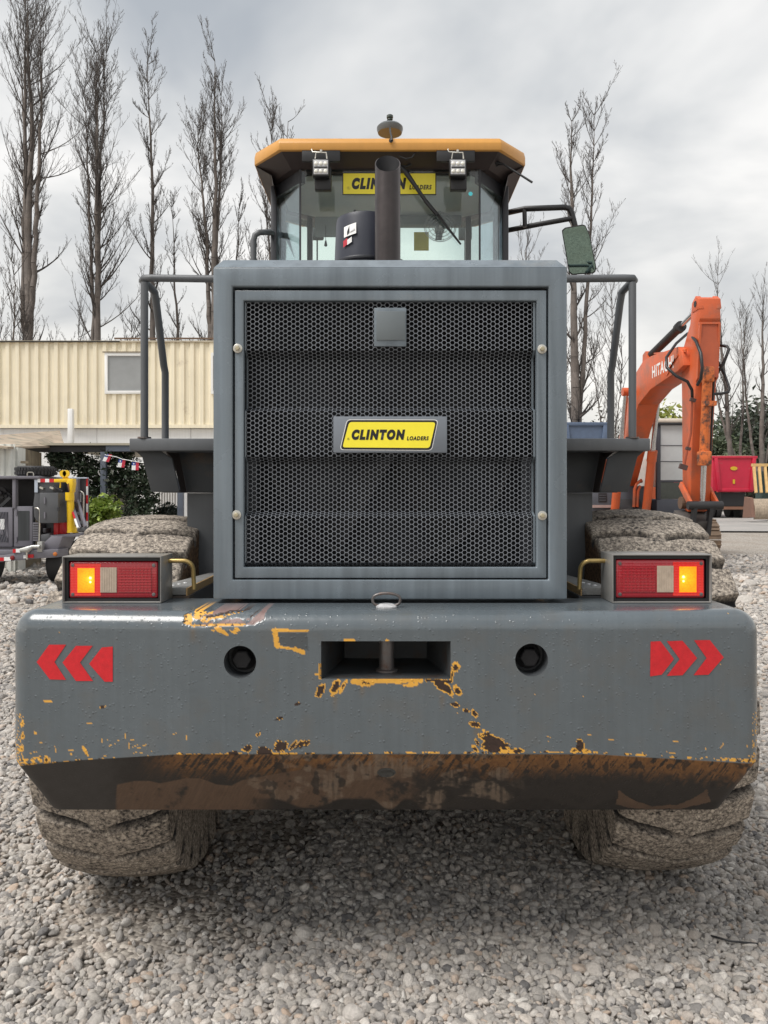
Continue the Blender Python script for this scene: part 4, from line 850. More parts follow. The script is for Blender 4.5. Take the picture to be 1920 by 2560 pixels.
MB().add(V, Fc).build('exhaust_stack', M('exhaust_brown', (.045, .036, .036), .38, metal=.25, var=.25, scale=10, streak=.15, dirt=(.022, .017, .018), damt=.42, dscale=6), LD, smooth=60)
MB().lathe([(.03, 0), (.027, .015), (.008, .024)], (X_(976, 2.42), 2.42, hz1 + .036), n=18).build('filler_cap', M('cap_cream', (.55, .50, .38), .5), LD, smooth=50)
px_, py_ = X_(600 + 692 * .4581, 3.35), 3.35; ztp = Z3(0, 640, 3.35).z
drum = MB().lathe([(.148, 2.06), (.146, 2.30), (.134, ztp - .02), (.130, ztp - .002), (.10, ztp + .004)], (px_, py_, 0), n=40).build('air_precleaner', M('drum_navy', (.028, .031, .045), .35, var=.1), LD, smooth=35)
MB().lathe([(.151, 0), (.153, .006), (.151, .012)], (px_, py_, Z3(0, 838, 3.2).z), n=40).build('drum_band', M('band_dark', (.02, .022, .03), .4), drum, smooth=60)
def drum_label(u0, u1, v0, v1, mat, name, rr=.1475):
    mb = MB(); V = []; k = 7
    for i in range(k):
        for zz in (Z3(0, v1, 3.22).z, Z3(0, v0, 3.22).z):
            xx = X_(600 + (u0 + (u1 - u0) * i / (k - 1)) * .4581, 3.22) - px_; r2 = rr - (.012 if zz > Z3(0, 700, 3.22).z else .005)
            xx = max(-r2 * .96, min(r2 * .96, xx)); V.append((px_ + xx, py_ - math.sqrt(r2 * r2 - xx * xx), zz + (.01 * (i / (k - 1)))))
    return mb.add(V, [(2 * i, 2 * i + 2, 2 * i + 3, 2 * i + 1) for i in range(k - 1)]).build(name, mat, drum)
drum_label(566, 634, 660, 722, WHITE, 'white_sticker', .1505); drum_label(583, 596, 672, 712, INK, 'sticker_icon', .151); drum_label(600, 625, 682, 700, M('print_grey', (.5, .5, .5), .5), 'sticker_icon', .151)
drum_label(562, 585, 740, 775, M('sticker_red', (.5, .03, .05), .5), 'torn_sticker', .1505); drum_label(584, 610, 738, 766, WHITE, 'torn_sticker', .1505)
# door mirror on its tubular arm
Z4 = lambda x, y, d: at(1220 + x * .42194, 160 + y * .42194, d)
MD = 4.75
arm = MB().tube([Z4(120, 880, 4.85), Z4(220, 858, MD), Z4(350, 853, MD), Z4(455, 849, MD), Z4(482, 858, MD), Z4(496, 885, MD), Z4(515, 960, MD)], .0185, 8).tube([Z4(120, 985, 4.85), Z4(300, 950, MD), Z4(502, 914, MD)], .0165, 8).tube([Z4(216, 858, MD), Z4(219, 966, MD)], .014, 8).build('mirror_arm', BLACK, LD, smooth=60)
mp = [(436, 985), (455, 968), (560, 949), (578, 955), (603, 1010), (643, 1205), (638, 1232), (624, 1243), (500, 1251), (480, 1238), (440, 1015)]
mcn = Z4(540, 1100, MD)
def tilt(x, y, d):
    q = Z4(x, y, d); return Z4(x, y, d - .20 * (q.x - mcn.x) - .27 * (q.z - mcn.z))
f_ = [tilt(x, y, MD - .05) for x, y in mp]; b_ = [tilt(540 + (x - 540) * .8, 1100 + (y - 1100) * .85, MD + .03) for x, y in mp]; n = len(mp)
MB().add(f_ + b_, [tuple(range(n)), tuple(range(2 * n - 1, n - 1, -1))] + [(i, i + n, (i + 1) % n + n, (i + 1) % n) for i in range(n)]).build('mirror_housing', BLACK, arm, bev=.004)
g_ = [tilt(540 + (x - 540) * .93, 1100 + (y - 1100) * .945, MD - .0515) for x, y in mp]; g2 = [Vector((p.x, p.y + .001, p.z)) for p in g_]
MB().add(g_ + g2, [tuple(range(n))] + [(i, i + n, (i + 1) % n + n, (i + 1) % n) for i in range(n)]).build('mirror_glass', M('mirror_green', (.23, .33, .30), .02, metal=1.0, var=.03), arm)
# ribbed optics in the red lens plastic
def rib_bump(m, sx, sz, st=.5):
    t = m.node_tree; b = t.nodes['Principled BSDF']; tcn = N(t, 'ShaderNodeTexCoord'); hs = []
    for ax, sc in (('X', sx), ('Z', sz)):
        wv = N(t, 'ShaderNodeTexWave', wave_type='BANDS', bands_direction=ax); wv.inputs['Scale'].default_value = sc; L(t, tcn.outputs['Object'], wv.inputs['Vector']); hs.append(wv.outputs['Fac'])
    bp = N(t, 'ShaderNodeBump'); bp.inputs['Strength'].default_value = st; bp.inputs['Distance'].default_value = .002; L(t, math_node(t, 'ADD', hs[0], hs[1]), bp.inputs['Height']); L(t, bp.outputs[0], b.inputs['Normal'])
rib_bump(LENS_RED, 26, 40, .18); rib_bump(LENS_LIT, 26, 40, .18)
# ------------------------------------------------------------------ ground, gravel, paved yard
def gravel_mat(name, cell, tone=1.0):
    m = bpy.data.materials.new(name); m.use_nodes = True; t = m.node_tree; b = t.nodes['Principled BSDF']; b.inputs['Roughness'].default_value = .9; b.inputs['Specular IOR Level'].default_value = .2
    tcn = N(t, 'ShaderNodeTexCoord'); vo = N(t, 'ShaderNodeTexVoronoi'); vo.inputs['Scale'].default_value = cell; L(t, tcn.outputs['Object'], vo.inputs['Vector'])
    sp = N(t, 'ShaderNodeSeparateColor'); L(t, vo.outputs['Color'], sp.inputs[0])
    rp = N(t, 'ShaderNodeValToRGB'); e = rp.color_ramp.elements; e[0].position = 0; e[0].color = (.12 * tone, .105 * tone, .092 * tone, 1); e[1].position = 1; e[1].color = (.46 * tone, .42 * tone, .37 * tone, 1); L(t, sp.outputs[0], rp.inputs[0])
    nz = N(t, 'ShaderNodeTexNoise'); nz.inputs['Scale'].default_value = .9; nz.inputs['Detail'].default_value = 6; L(t, tcn.outputs['Object'], nz.inputs['Vector'])
    r2 = N(t, 'ShaderNodeMapRange'); L(t, nz.outputs['Fac'], r2.inputs[0]); r2.inputs[1].default_value = .48; r2.inputs[2].default_value = .66; r2.inputs[4].default_value = .55
    mx = N(t, 'ShaderNodeMix', data_type='RGBA'); L(t, r2.outputs[0], mx.inputs[0]); L(t, rp.outputs[0], mx.inputs[6]); mx.inputs[7].default_value = (.23 * tone, .19 * tone, .155 * tone, 1); L(t, mx.outputs[2], b.inputs['Base Color'])
    bp = N(t, 'ShaderNodeBump'); bp.inputs['Strength'].default_value = .8; bp.inputs['Distance'].default_value = .6 / cell; bp.invert = True; L(t, vo.outputs['Distance'], bp.inputs['Height']); L(t, bp.outputs[0], b.inputs['Normal'])
    return m
def axis_pts(a, fine, step, far):
    p = list(np.arange(-fine, fine + 1e-6, step)); x = fine; s = step
    while x < far: s *= 1.25; x += s; p = [-x] + p + [x]
    return np.array(p) + a
gxs, gys = axis_pts(0, 4, .1, 420), axis_pts(4, 4, .1, 420)
GX, GY = np.meshgrid(gxs, gys); GZ = gz(GX, GY)
idx = np.arange(GX.size).reshape(GX.shape); Qg = np.stack([idx[:-1, :-1], idx[:-1, 1:], idx[1:, 1:], idx[1:, :-1]], -1).reshape(-1, 4)
tag(mesh_np('ground', np.stack([GX, GY, GZ], -1).reshape(-1, 3), Qg, gravel_mat('gritty_ground', 60, 1.1), None, True), kind='structure')
pv = MB(); pv.add([(x, y, .06) for x, y in ((7.5, 29.0), (30, 27.5), (60, 30), (60, 62), (8, 62))], [(0, 1, 2, 3, 4)])
tag(pv.build('paved_yard', M('worn_asphalt', (.30, .285, .27), .85, var=.14, scale=.5, dirt=(.40, .37, .34), damt=.4, dscale=.3)), kind='structure')

def pebble(seed):
    rg = np.random.default_rng(seed); bm = bmesh.new(); bmesh.ops.create_icosphere(bm, subdivisions=3, radius=1.0)
    off = rg.uniform(0, 50, 3); cuts = [(Vector(rg.normal(size=3)).normalized(), rg.uniform(.55, .9)) for _ in range(int(rg.integers(3, 8)))]
    sxyz = np.array([1, rg.uniform(.62, .95), rg.uniform(.42, .72)])
    for v in bm.verts:
        p = v.co.copy()
        for nrm, dd in cuts:
            q = p.dot(nrm) - dd
            if q > 0: p -= nrm * q * .85
        f = 1 + .16 * (float(fbm(np.array([p.x * 1.3 + off[0]]), np.array([p.y * 1.3 + p.z * .9 + off[1]]), seed, 2)[0]) - .5)
        v.co = Vector((p.x * f * sxyz[0], p.y * f * sxyz[1], p.z * f * sxyz[2]))
    me = bpy.data.meshes.new('pebble_shape'); bm.to_mesh(me); bm.free(); me.polygons.foreach_set('use_smooth', [True] * len(me.polygons)); return me
def pebble_mat():
    m = bpy.data.materials.new('river_pebble'); m.use_nodes = True; t = m.node_tree; b = t.nodes['Principled BSDF']; b.inputs['Roughness'].default_value = .82; b.inputs['Specular IOR Level'].default_value = .28
    oi = N(t, 'ShaderNodeObjectInfo'); rp = N(t, 'ShaderNodeValToRGB'); L(t, oi.outputs['Random'], rp.inputs[0]); e = rp.color_ramp.elements
    cols = [(0, (.17, .165, .165)), (.10, (.34, .32, .30)), (.28, (.56, .52, .47)), (.46, (.42, .395, .375)), (.62, (.65, .605, .555)), (.76, (.50, .445, .395)), (.86, (.73, .695, .65)), (.93, (.54, .42, .33)), (1.0, (.80, .77, .72))]
    e[0].position, e[0].color = 0, (*cols[0][1], 1); e[1].position, e[1].color = 1, (*cols[-1][1], 1)
    for p, c in cols[1:-1]: q = rp.color_ramp.elements.new(p); q.color = (*c, 1)
    tcn = N(t, 'ShaderNodeTexCoord'); ad = N(t, 'ShaderNodeVectorMath', operation='ADD'); L(t, tcn.outputs['Object'], ad.inputs[0]); cb = N(t, 'ShaderNodeCombineXYZ'); L(t, math_node(t, 'MULTIPLY', oi.outputs['Random'], 90.0), cb.inputs[0]); L(t, cb.outputs[0], ad.inputs[1])
    nz = N(t, 'ShaderNodeTexNoise'); nz.inputs['Scale'].default_value = 2.6; nz.inputs['Detail'].default_value = 7; nz.inputs['Roughness'].default_value = .7; L(t, ad.outputs[0], nz.inputs['Vector'])
    mr = N(t, 'ShaderNodeMapRange'); L(t, nz.outputs['Fac'], mr.inputs[0]); mr.inputs[1].default_value = .3; mr.inputs[2].default_value = .7; mr.inputs[3].default_value = .68; mr.inputs[4].default_value = 1.08
    sc = N(t, 'ShaderNodeVectorMath', operation='SCALE'); L(t, rp.outputs[0], sc.inputs[0]); L(t, mr.outputs[0], sc.inputs['Scale']); L(t, sc.outputs[0], b.inputs['Base Color'])
    bp = N(t, 'ShaderNodeBump'); bp.inputs['Strength'].default_value = .5; bp.inputs['Distance'].default_value = .12; L(t, nz.outputs['Fac'], bp.inputs['Height']); L(t, bp.outputs[0], b.inputs['Normal'])
    return m
PEB = pebble_mat(); pcol = bpy.data.collections.new('pebble_shapes')
for k in range(14):
    me = pebble(100 + k); me.materials.append(PEB); pcol.objects.link(bpy.data.objects.new('pebble_shape', me))
def gravel_points():
    rg = np.random.default_rng(4); out = []
    for (ya, yb2, sp, rad) in ((1.55, 3.5, .0158, .0116), (3.5, 5.6, .0195, .0142), (5.6, 10.0, .032, .021), (10.0, 18.0, .065, .038)):
        for lay in range(2 if ya < 5 else 1):
            xm = yb2 * .56 + 1.2; nx, ny = int(2 * xm / sp), int((yb2 - ya) / sp)
            X, Y = np.meshgrid(np.arange(nx) * sp - xm, np.arange(ny) * sp + ya); X = X + rg.uniform(-.5, .5, X.shape) * sp; Y = Y + rg.uniform(-.5, .5, X.shape) * sp
            X, Y = X.ravel(), Y.ravel(); k = np.abs(X) < Y * .56 + 1.0
            X, Y = X[k], Y[k]
            # thinner cover where wheels have packed the dirt
            bare = fbm(X * 1.1 + 3, Y * 1.1 + 8, 31, 4) + .35 * np.exp(-((X + 1.75) / .35) ** 2 - ((Y - 3.7) / .75) ** 2) + .16 * np.exp(-((X + .45) / .4) ** 2 - ((Y - 3.4) / .35) ** 2) + .05 * np.exp(-((X - .1) / .4) ** 2 - ((Y - 2.2) / .12) ** 2)
            keep = rg.uniform(0, 1, X.shape) > np.clip((bare - .58) / .14, 0, .80 if lay == 0 else .95)
            X, Y = X[keep], Y[keep]
            S = rad * np.exp(rg.normal(0, .30, X.shape)) * (1 if lay == 0 else 1.02)
            Zp = gz(X, Y) + S * .22 + (0 if lay == 0 else rad * .62) + rg.normal(0, rad * .12, X.shape)
            out.append(np.stack([X, Y, Zp, S], -1))
    A = np.concatenate(out)
    # no stones inside the tyres
    for cx, zc in ((-.915, .672), (.975, .695)):
        for cy in (RD, RD + 2.75): A = A[~((np.abs(A[:, 0] - cx) < .22) & (np.abs(A[:, 1] - cy) < .10))]
    return A
A = gravel_points(); rg = np.random.default_rng(9); n = len(A)
me = bpy.data.meshes.new('gravel'); me.vertices.add(n); me.vertices.foreach_set('co', A[:, :3].astype(np.float32).ravel())
a = me.attributes.new('rot', 'FLOAT_VECTOR', 'POINT'); a.data.foreach_set('vector', np.stack([rg.normal(0, .45, n), rg.normal(0, .45, n), rg.uniform(0, 6.28, n)], -1).astype(np.float32).ravel())
a = me.attributes.new('scl', 'FLOAT_VECTOR', 'POINT'); a.data.foreach_set('vector', (A[:, 3:4] * rg.uniform(.85, 1.15, (n, 3))).astype(np.float32).ravel())
a = me.attributes.new('idx', 'INT', 'POINT'); a.data.foreach_set('value', rg.integers(0, 14, n).astype(np.int32))
go_ = link_mesh('gravel', me); tag(go_, 'loose grey and tan river gravel covering the yard', 'gravel', kind='stuff')
ng = bpy.data.node_groups.new('scatter', 'GeometryNodeTree'); ng.interface.new_socket('Geometry', in_out='INPUT', socket_type='NodeSocketGeometry'); ng.interface.new_socket('Geometry', in_out='OUTPUT', socket_type='NodeSocketGeometry')
gi, gout = N(ng, 'NodeGroupInput'), N(ng, 'NodeGroupOutput'); ci = N(ng, 'GeometryNodeCollectionInfo'); ci.inputs[0].default_value = pcol; ci.inputs['Separate Children'].default_value = True; ci.inputs['Reset Children'].default_value = True
iop = N(ng, 'GeometryNodeInstanceOnPoints'); L(ng, gi.outputs[0], iop.inputs['Points']); L(ng, ci.outputs[0], iop.inputs['Instance']); iop.inputs['Pick Instance'].default_value = True
def attr(nm, ty):
    q = N(ng, 'GeometryNodeInputNamedAttribute', data_type=ty); q.inputs[0].default_value = nm; return q.outputs[0]
e2r = N(ng, 'FunctionNodeEulerToRotation'); L(ng, attr('rot', 'FLOAT_VECTOR'), e2r.inputs[0]); L(ng, e2r.outputs[0], iop.inputs['Rotation']); L(ng, attr('scl', 'FLOAT_VECTOR'), iop.inputs['Scale']); L(ng, attr('idx', 'INT'), iop.inputs['Instance Index']); L(ng, iop.outputs[0], gout.inputs[0])
md = go_.modifiers.new('scatter', 'NODES'); md.node_group = ng

# a dark cable end lying in the gravel
def on_ground(px, py, lift=.0): d = H * F / (py - YH); return Vector(((px - CX) * d / F, d, float(gz((px - CX) * d / F, d)) + lift))
tag(MB().tube([on_ground(1778, 2362, .02), on_ground(1800, 2375, .028), on_ground(1830, 2385, .03), on_ground(1865, 2389, .03), on_ground(1893, 2386, .022)], .0035, 6).build('cable', BLACK, smooth=60), 'thin black cable lying on the gravel at the lower right', 'cable')

# ------------------------------------------------------------------ stacked site offices behind
CD = 22.0
CREAM = M('cream_cladding', (.80, .725, .56), .55, var=.07, scale=.8, streak=.04, dirt=(.56, .48, .36), damt=.03, dscale=.9)
ct = Z_(856, CD); cbm = Z_(1070, CD); xl, xr = -15.0, -2.2
off = empty('site_office', (xl, CD, cbm), 'cream corrugated container office with a white-framed window, upper storey', 'container')
prof = []; x = xl; per = .278
while x < xr:
    for dx_, dy_ in ((0, 0), (.105, 0), (.130, .05), (.253, .05)): prof.append((x + dx_, CD + dy_))
    x += per
wx0, wx1, wz0, wz1 = X_(262, CD), X_(364, CD), Z_(985, CD), Z_(882, CD)
def sheet(x0, x1, z0, z1, par, mat, name, pr=prof):
    P = [p for p in pr if x0 < p[0] < x1]; P = [(x0, P[0][1])] + P + [(x1, P[-1][1])]; n = len(P)
    return MB().add([(p[0], p[1], z) for z in (z0, z1) for p in P], [(i, i + 1, n + i + 1, n + i) for i in range(n - 1)]).build(name, mat, par)
sheet(xl, wx0, cbm, ct, off, CREAM, 'wall_sheet'); sheet(wx1, xr, cbm, ct, off, CREAM, 'wall_sheet'); sheet(wx0, wx1, cbm, wz0, off, CREAM, 'wall_sheet'); sheet(wx0, wx1, wz1, ct, off, CREAM, 'wall_sheet')
MB().box(xl, xr, CD + .07, CD + 6, cbm + .002, ct - .01).build('office_core', M('office_inside', (.22, .21, .2), .8), off)
MB().box(xl, xr, CD - .03, CD + 6.05, ct, ct + .05).build('roof_rail', M('rail_cream', (.42, .37, .28), .6, var=.2, scale=2, dirt=(.16, .12, .09), damt=.35, dscale=1.2), off)
MB().box(xl, xr, CD - .02, CD + .06, cbm - .001, cbm + .10).build('base_rail', CREAM, off)
MB().box(xl + 2.2, X_(300, CD), CD - .05, CD - .032, ct + .0, ct + .035).build('sealing_strip', M('tar', (.03, .028, .025), .8), off)
wn = MB().ring((wx0, wx1, wz0, wz1), (wx0 + .09, wx1 - .09, wz0 + .09, wz1 - .09), CD - .03, CD + .045).build('window_frame', WHITE, off, bev=.01)
MB().box(wx0 + .09, wx1 - .09, CD + .012, CD + .02, wz0 + .09, wz1 - .09).build('window_pane', M('office_glass', (.26, .27, .275), .06, var=.12, scale=1.2, spec=.9), wn)  # cloud reflection put into the pane's grey base colour
MB().box(wx0 - .05, wx1 + .03, CD - .05, CD - .031, wz1 + .0, wz1 + .03).build('window_drip', M('drip_rust', (.18, .14, .10), .7), wn)
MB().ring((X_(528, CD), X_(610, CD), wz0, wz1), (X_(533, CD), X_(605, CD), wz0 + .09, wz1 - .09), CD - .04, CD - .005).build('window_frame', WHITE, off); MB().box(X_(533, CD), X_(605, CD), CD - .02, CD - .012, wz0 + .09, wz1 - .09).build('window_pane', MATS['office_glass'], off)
# rusty roof rack of angle iron
rk = empty('roof_rack', (X_(260, CD), CD + .6, ct + .06), 'rusty angle-iron frame lying along the container office roof', 'metal rack')
RU = M('rust_iron', (.13, .085, .06), .8, var=.3, scale=4)
MB().box(X_(270, CD), xr, CD + .5, CD + .54, Z_(839, CD), Z_(835, CD)).build('rail', RU, rk); MB().box(X_(300, CD), xr, CD + .9, CD + .94, Z_(850, CD), Z_(847, CD)).build('rail', RU, rk)
for px in range(285, 560, 22): MB().bar((X_(px, CD), CD + .52, Z_(838, CD)), (X_(px + 8, CD), CD + .6, ct + .055), .02).build('strut', RU, rk)
# white lower storey
low_ = empty('white_office', (xl, CD + .15, 0), 'white panelled lower storey under the cream container office', 'building')
PW = M('white_cladding', (.78, .78, .78), .5, var=.05, scale=.6, streak=.03)
x = xl; k = 0
while x < xr:
    x2 = min(xr, x + 1.35); MB().box(x, x2 - .012, CD + .12, CD + .2, 0, cbm - .005).build('wall_panel', PW, low_); x = x2
MB().box(xl, xr, CD + .21, CD + 5.8, 0, cbm - .01).build('office_core', M('office_inside', (.22, .21, .2), .8), low_)
tag(MB().box(X_(170, CD - .4), X_(183, CD - .4), CD - .45, CD - .30, Z_(1125, CD - .4), Z_(1022, CD - .4)).build('white_duct', WHITE, bev=.02), 'white square duct standing up in front of the cream office', 'duct')

# ------------------------------------------------------------------ pergola, hut, creepers
PG = 16.0
pg = empty('pergola', (X_(260, PG), PG, 0), 'dark steel pergola frame with a flat roof edge and slim blue-grey post', 'pergola')
zt_ = Z_(1112, PG); BLG = M('blue_grey_steel', (.085, .10, .13), .5, var=.12)
MB().box(X_(60, PG), X_(520, PG), PG - .1, PG + 5.2, zt_ - .015, zt_ + .03).build('roof_sheet', M('roof_sheet_tan', (.36, .33, .26), .7, var=.15, scale=2), pg)
MB().box(X_(60, PG), X_(520, PG), PG, PG + .1, zt_ - .15, zt_ - .017).build('beam', M('beam_dark', (.035, .035, .038), .6), pg)
MB().box(X_(268, PG), X_(520, PG), PG - .08, PG - .005, zt_ - .14, zt_ - .017).build('fascia_beam', BLG, pg)
for px in (260, 452): MB().box(X_(px, PG) - .058, X_(px, PG) + .058, PG - .06, PG + .06, 0, zt_ - .15).build('post', BLG, pg, bev=.008)
HT = 14.0
hut = empty('corrugated_hut', (X_(20, HT), HT, 0), 'pale corrugated hut with a sloping weathered roof at the left edge', 'hut')
CORR = M('white_corrugated', (.66, .67, .63), .5, var=.06, streak=.06)
x = X_(-140, HT); xe = X_(38, HT); P = []
while x < xe: P += [(x, HT), (x + .045, HT), (x + .065, HT + .03), (x + .11, HT + .03)]; x += .13
n = len(P); MB().add([(p[0], p[1], z) for z in (0, Z_(1110, HT)) for p in P], [(i, i + 1, n + i + 1, n + i) for i in range(n - 1)]).build('front_wall', CORR, hut)
BRW = M('brown_boards', (.20, .165, .115), .8, var=.25, streak=.2)
for k in range(9):
    yy = HT + .1 + k * .2; a_ = X_(38 + 6 * k, yy); b_ = X_(44.5 + 6 * k, yy)
    MB().box(a_, b_, yy, yy + .21, 0, zt_ - .17).build('side_board', BRW if k > 1 else CORR, hut)
MB().add([(X_(-140, HT), HT - .25, Z_(1102, HT)), (X_(36, HT), HT - .25, Z_(1119, HT)), (X_(112, PG), PG + 1, zt_ + .05), (X_(-140, HT), PG + 3, zt_ + .55)] + [(X_(-140, HT), HT - .25, Z_(1102, HT) - .04), (X_(36, HT), HT - .25, Z_(1119, HT) - .04), (X_(112, PG), PG + 1, zt_ + .01), (X_(-140, HT), PG + 3, zt_ + .50)], [(0, 1, 2, 3), (7, 6, 5, 4), (0, 4, 5, 1), (1, 5, 6, 2), (2, 6, 7, 3), (3, 7, 4, 0)]).build('hut_roof', M('weathered_roof', (.36, .29, .22), .8, var=.25, scale=2, dirt=(.20, .19, .15), damt=.4), hut)
MB().box(X_(46, HT), X_(66, HT), HT + .08, HT + .12, Z_(1158, HT), Z_(1152, HT)).build('wall_shelf', BRW, hut)

def leaf_cloud(name, mat_cols, pts, size, par, seed, flat=.5):
    """many small folded leaf faces at the given points"""
    rg = np.random.default_rng(seed); n = len(pts); pts = np.asarray(pts)
    nrm = rg.normal(size=(n, 3)); nrm[:, 2] = np.abs(nrm[:, 2]) + flat; nrm /= np.linalg.norm(nrm, axis=1)[:, None]
    t1 = np.cross(nrm, rg.normal(size=(n, 3))); t1 /= np.linalg.norm(t1, axis=1)[:, None] + 1e-9; t2 = np.cross(nrm, t1)
    s = (size * np.exp(rg.normal(0, .3, n)))[:, None]
    V = np.stack([pts - t1 * s, pts + t2 * s * .5 + nrm * s * .15, pts + t1 * s, pts - t2 * s * .5 + nrm * s * .15], 1).reshape(-1, 3)
    Q = np.arange(4 * n).reshape(n, 4); c = np.array(mat_cols); ci_ = rg.integers(0, len(c), n); colv = np.repeat(c[ci_] * rg.uniform(.7, 1.3, (n, 1)), 4, 0)
    return mesh_np(name, V, Q, LEAF, par, False, None, {'tint': colv})
def leaf_mat():
    m = bpy.data.materials.new('leaves'); m.use_nodes = True; t = m.node_tree; b = t.nodes['Principled BSDF']; a1 = N(t, 'ShaderNodeAttribute', attribute_name='tint'); L(t, a1.outputs['Color'], b.inputs['Base Color']); b.inputs['Roughness'].default_value = .5
    tl = N(t, 'ShaderNodeBsdfTranslucent'); L(t, a1.outputs['Color'], tl.inputs[0]); mx = N(t, 'ShaderNodeMixShader'); mx.inputs[0].default_value = .25; L(t, b.outputs[0], mx.inputs[1]); L(t, tl.outputs[0], mx.inputs[2]); L(t, mx.outputs[0], t.nodes['Material Output'].inputs[0]); return m
LEAF = leaf_mat()
def clumps(cen, rad, nclump, nleaf, seed, crad=.3):
    rg = np.random.default_rng(seed); out = []
    for _ in range(nclump):
        d = rg.normal(size=3); d /= np.linalg.norm(d); c = np.array(cen) + d * np.array(rad) * rg.uniform(.25, 1) ** .5
        out.append(c + rg.normal(size=(nleaf, 3)) * crad * min(rad) * np.array([1, 1, .8]))
    return np.concatenate(out)
DKG = [(.035, .06, .032), (.055, .085, .045), (.075, .10, .065), (.025, .045, .026), (.11, .12, .09)]
def shrub(name, label, cat, cols, boxes, size, seed, d, stem=True, group=None):
    x0 = X_(boxes[0][0], d); t = empty(name, (x0, d, 0), label, cat, group); pts = []
    for k, (px, py, rx, ry, nc) in enumerate(boxes):
        c = at(px, py, d + .05); pts.append(clumps((c.x, c.y, c.z), (rx * d / F, .35, ry * d / F), nc, 34, seed + k, .35))
    P = np.concatenate(pts); P = P[P[:, 2] > .05]
    leaf_cloud('foliage', cols, P, size, t, seed)
    if stem:
        mb = MB()
        for (px, py, rx, ry, nc) in boxes[:6]: c = at(px, py, d + .1); mb.tube([(x0 + rnd.uniform(-.1, .1), d + .1, 0), ((x0 + c.x) / 2 + rnd.uniform(-.1, .1), d + .12, c.z * .55), (c.x, c.y, c.z)], [.03, .022, .01], 6)
        mb.build('stem', M('vine_bark', (.09, .07, .05), .9), t)
    return t
shrub('climbing_plant', 'dark green climbing plant hanging from the pergola left of its post', 'plant', DKG, [(160, 1150, 34, 26, 26), (205, 1160, 36, 34, 30), (228, 1205, 24, 46, 26), (150, 1135, 26, 18, 14), (240, 1240, 16, 36, 14)], .045, 40, PG + .35)
shrub('climbing_plant', 'dark trailing creeper covering the pergola right of its post', 'plant', DKG, [(300, 1165, 38, 40, 32), (340, 1210, 34, 46, 34), (300, 1215, 34, 30, 22), (350, 1270, 36, 40, 30), (375, 1235, 16, 40, 14), (290, 1130, 20, 14, 8)], .045, 60, PG + .3)
shrub('leafy_bush', 'bright yellow-green leafy bush beside the pergola post', 'bush', [(.16, .24, .03), (.22, .31, .045), (.11, .17, .025), (.28, .36, .07)], [(245, 1285, 30, 30, 30), (270, 1275, 24, 24, 22), (228, 1305, 16, 18, 12)], .05, 80, PG - .8)
shrub('round_bush', 'dark rounded bush in front of the white railings', 'bush', [(.02, .035, .03), (.03, .05, .04), (.045, .06, .05)], [(420, 1292, 30, 24, 34)], .045, 90, PG + 1.5)
shrub('small_plant', 'small lime-green potted plant by the white post', 'plant', [(.28, .40, .06), (.20, .30, .05)], [(461, 1308, 7, 14, 8)], .035, 95, PG + .6)
fn = empty('white_railings', (X_(420, PG + 3), PG + 3, 0), 'white vertical railings behind the rounded dark bush', 'fence')
for k in range(9):
    xx = X_(398 + 6.6 * k, PG + 3); MB().box(xx - .016, xx + .016, PG + 3, PG + 3.03, .25, 1.55).build('picket', WHITE, fn)
MB().box(X_(394, PG + 3), X_(456, PG + 3), PG + 3.031, PG + 3.06, 1.5, 1.56).build('top_rail', BLG, fn); MB().box(X_(394, PG + 3), X_(456, PG + 3), PG + 3.031, PG + 3.06, .25, .31).build('bottom_rail', BLG, fn)
tag(MB().box(X_(455, PG + .3), X_(468, PG + .3), PG + .25, PG + .36, 0, 1.6).build('white_post', WHITE, bev=.01), 'white post standing against the loader fender', 'post')
tag(MB().box(X_(270, PG + 2.5), X_(335, PG + 2.5), PG + 2.5, PG + 2.7, 0, Z_(1215, PG + 2.5)).build('garden_wall', M('beige_render', (.36, .34, .30), .85, var=.1)), 'low beige rendered wall behind the creeper', 'wall')
# bunting
bn = empty('flag_bunting', at(262, 1138, PG - .2), 'string of small red, white and blue paper flags', 'bunting')
cord = [at(262, 1137, PG - .2), at(290, 1142, PG - .2), at(306, 1148, PG - .2), at(335, 1153, PG - .2), at(362, 1158, PG - .2)]
MB().tube(cord, .008, 5).build('cord', WHITE, bn)
FB, FR = M('flag_blue', (.03, .07, .32), .7), M('flag_red', (.52, .03, .06), .7)
for (px, py, an) in ((264, 1134, .42), (297, 1148, .18), (330, 1155, .05)):
    o_ = at(px, py, PG - .19); wv, hv = .145, .165; ux = Vector((math.cos(an), 0, -math.sin(an) * .4)); uz = Vector((-math.sin(an), 0, -math.cos(an)))
    def flagpiece(u0, u1, v0, v1, mat, nm, par, lift=0):
        q = [o_ + ux * (u * wv) + uz * (v * hv) + Vector((0, -lift, 0)) for u, v in ((u0, v0), (u1, v0), (u1, v1), (u0, v1))]; q2 = [p + Vector((0, .0012, 0)) for p in q]
        return MB().add(q + q2, [(0, 1, 2, 3), (7, 6, 5, 4), (0, 4, 5, 1), (1, 5, 6, 2), (2, 6, 7, 3), (3, 7, 4, 0)]).build(nm, mat, par)
    fl = flagpiece(0, .55, .42, 1, SILV, 'flag', bn); flagpiece(.55, 1, 0, 1, FR, 'red_field', fl); flagpiece(0, .55, 0, .42, FB, 'blue_canton', fl); flagpiece(.18, .36, .13, .29, SILV, 'star', fl, .002)
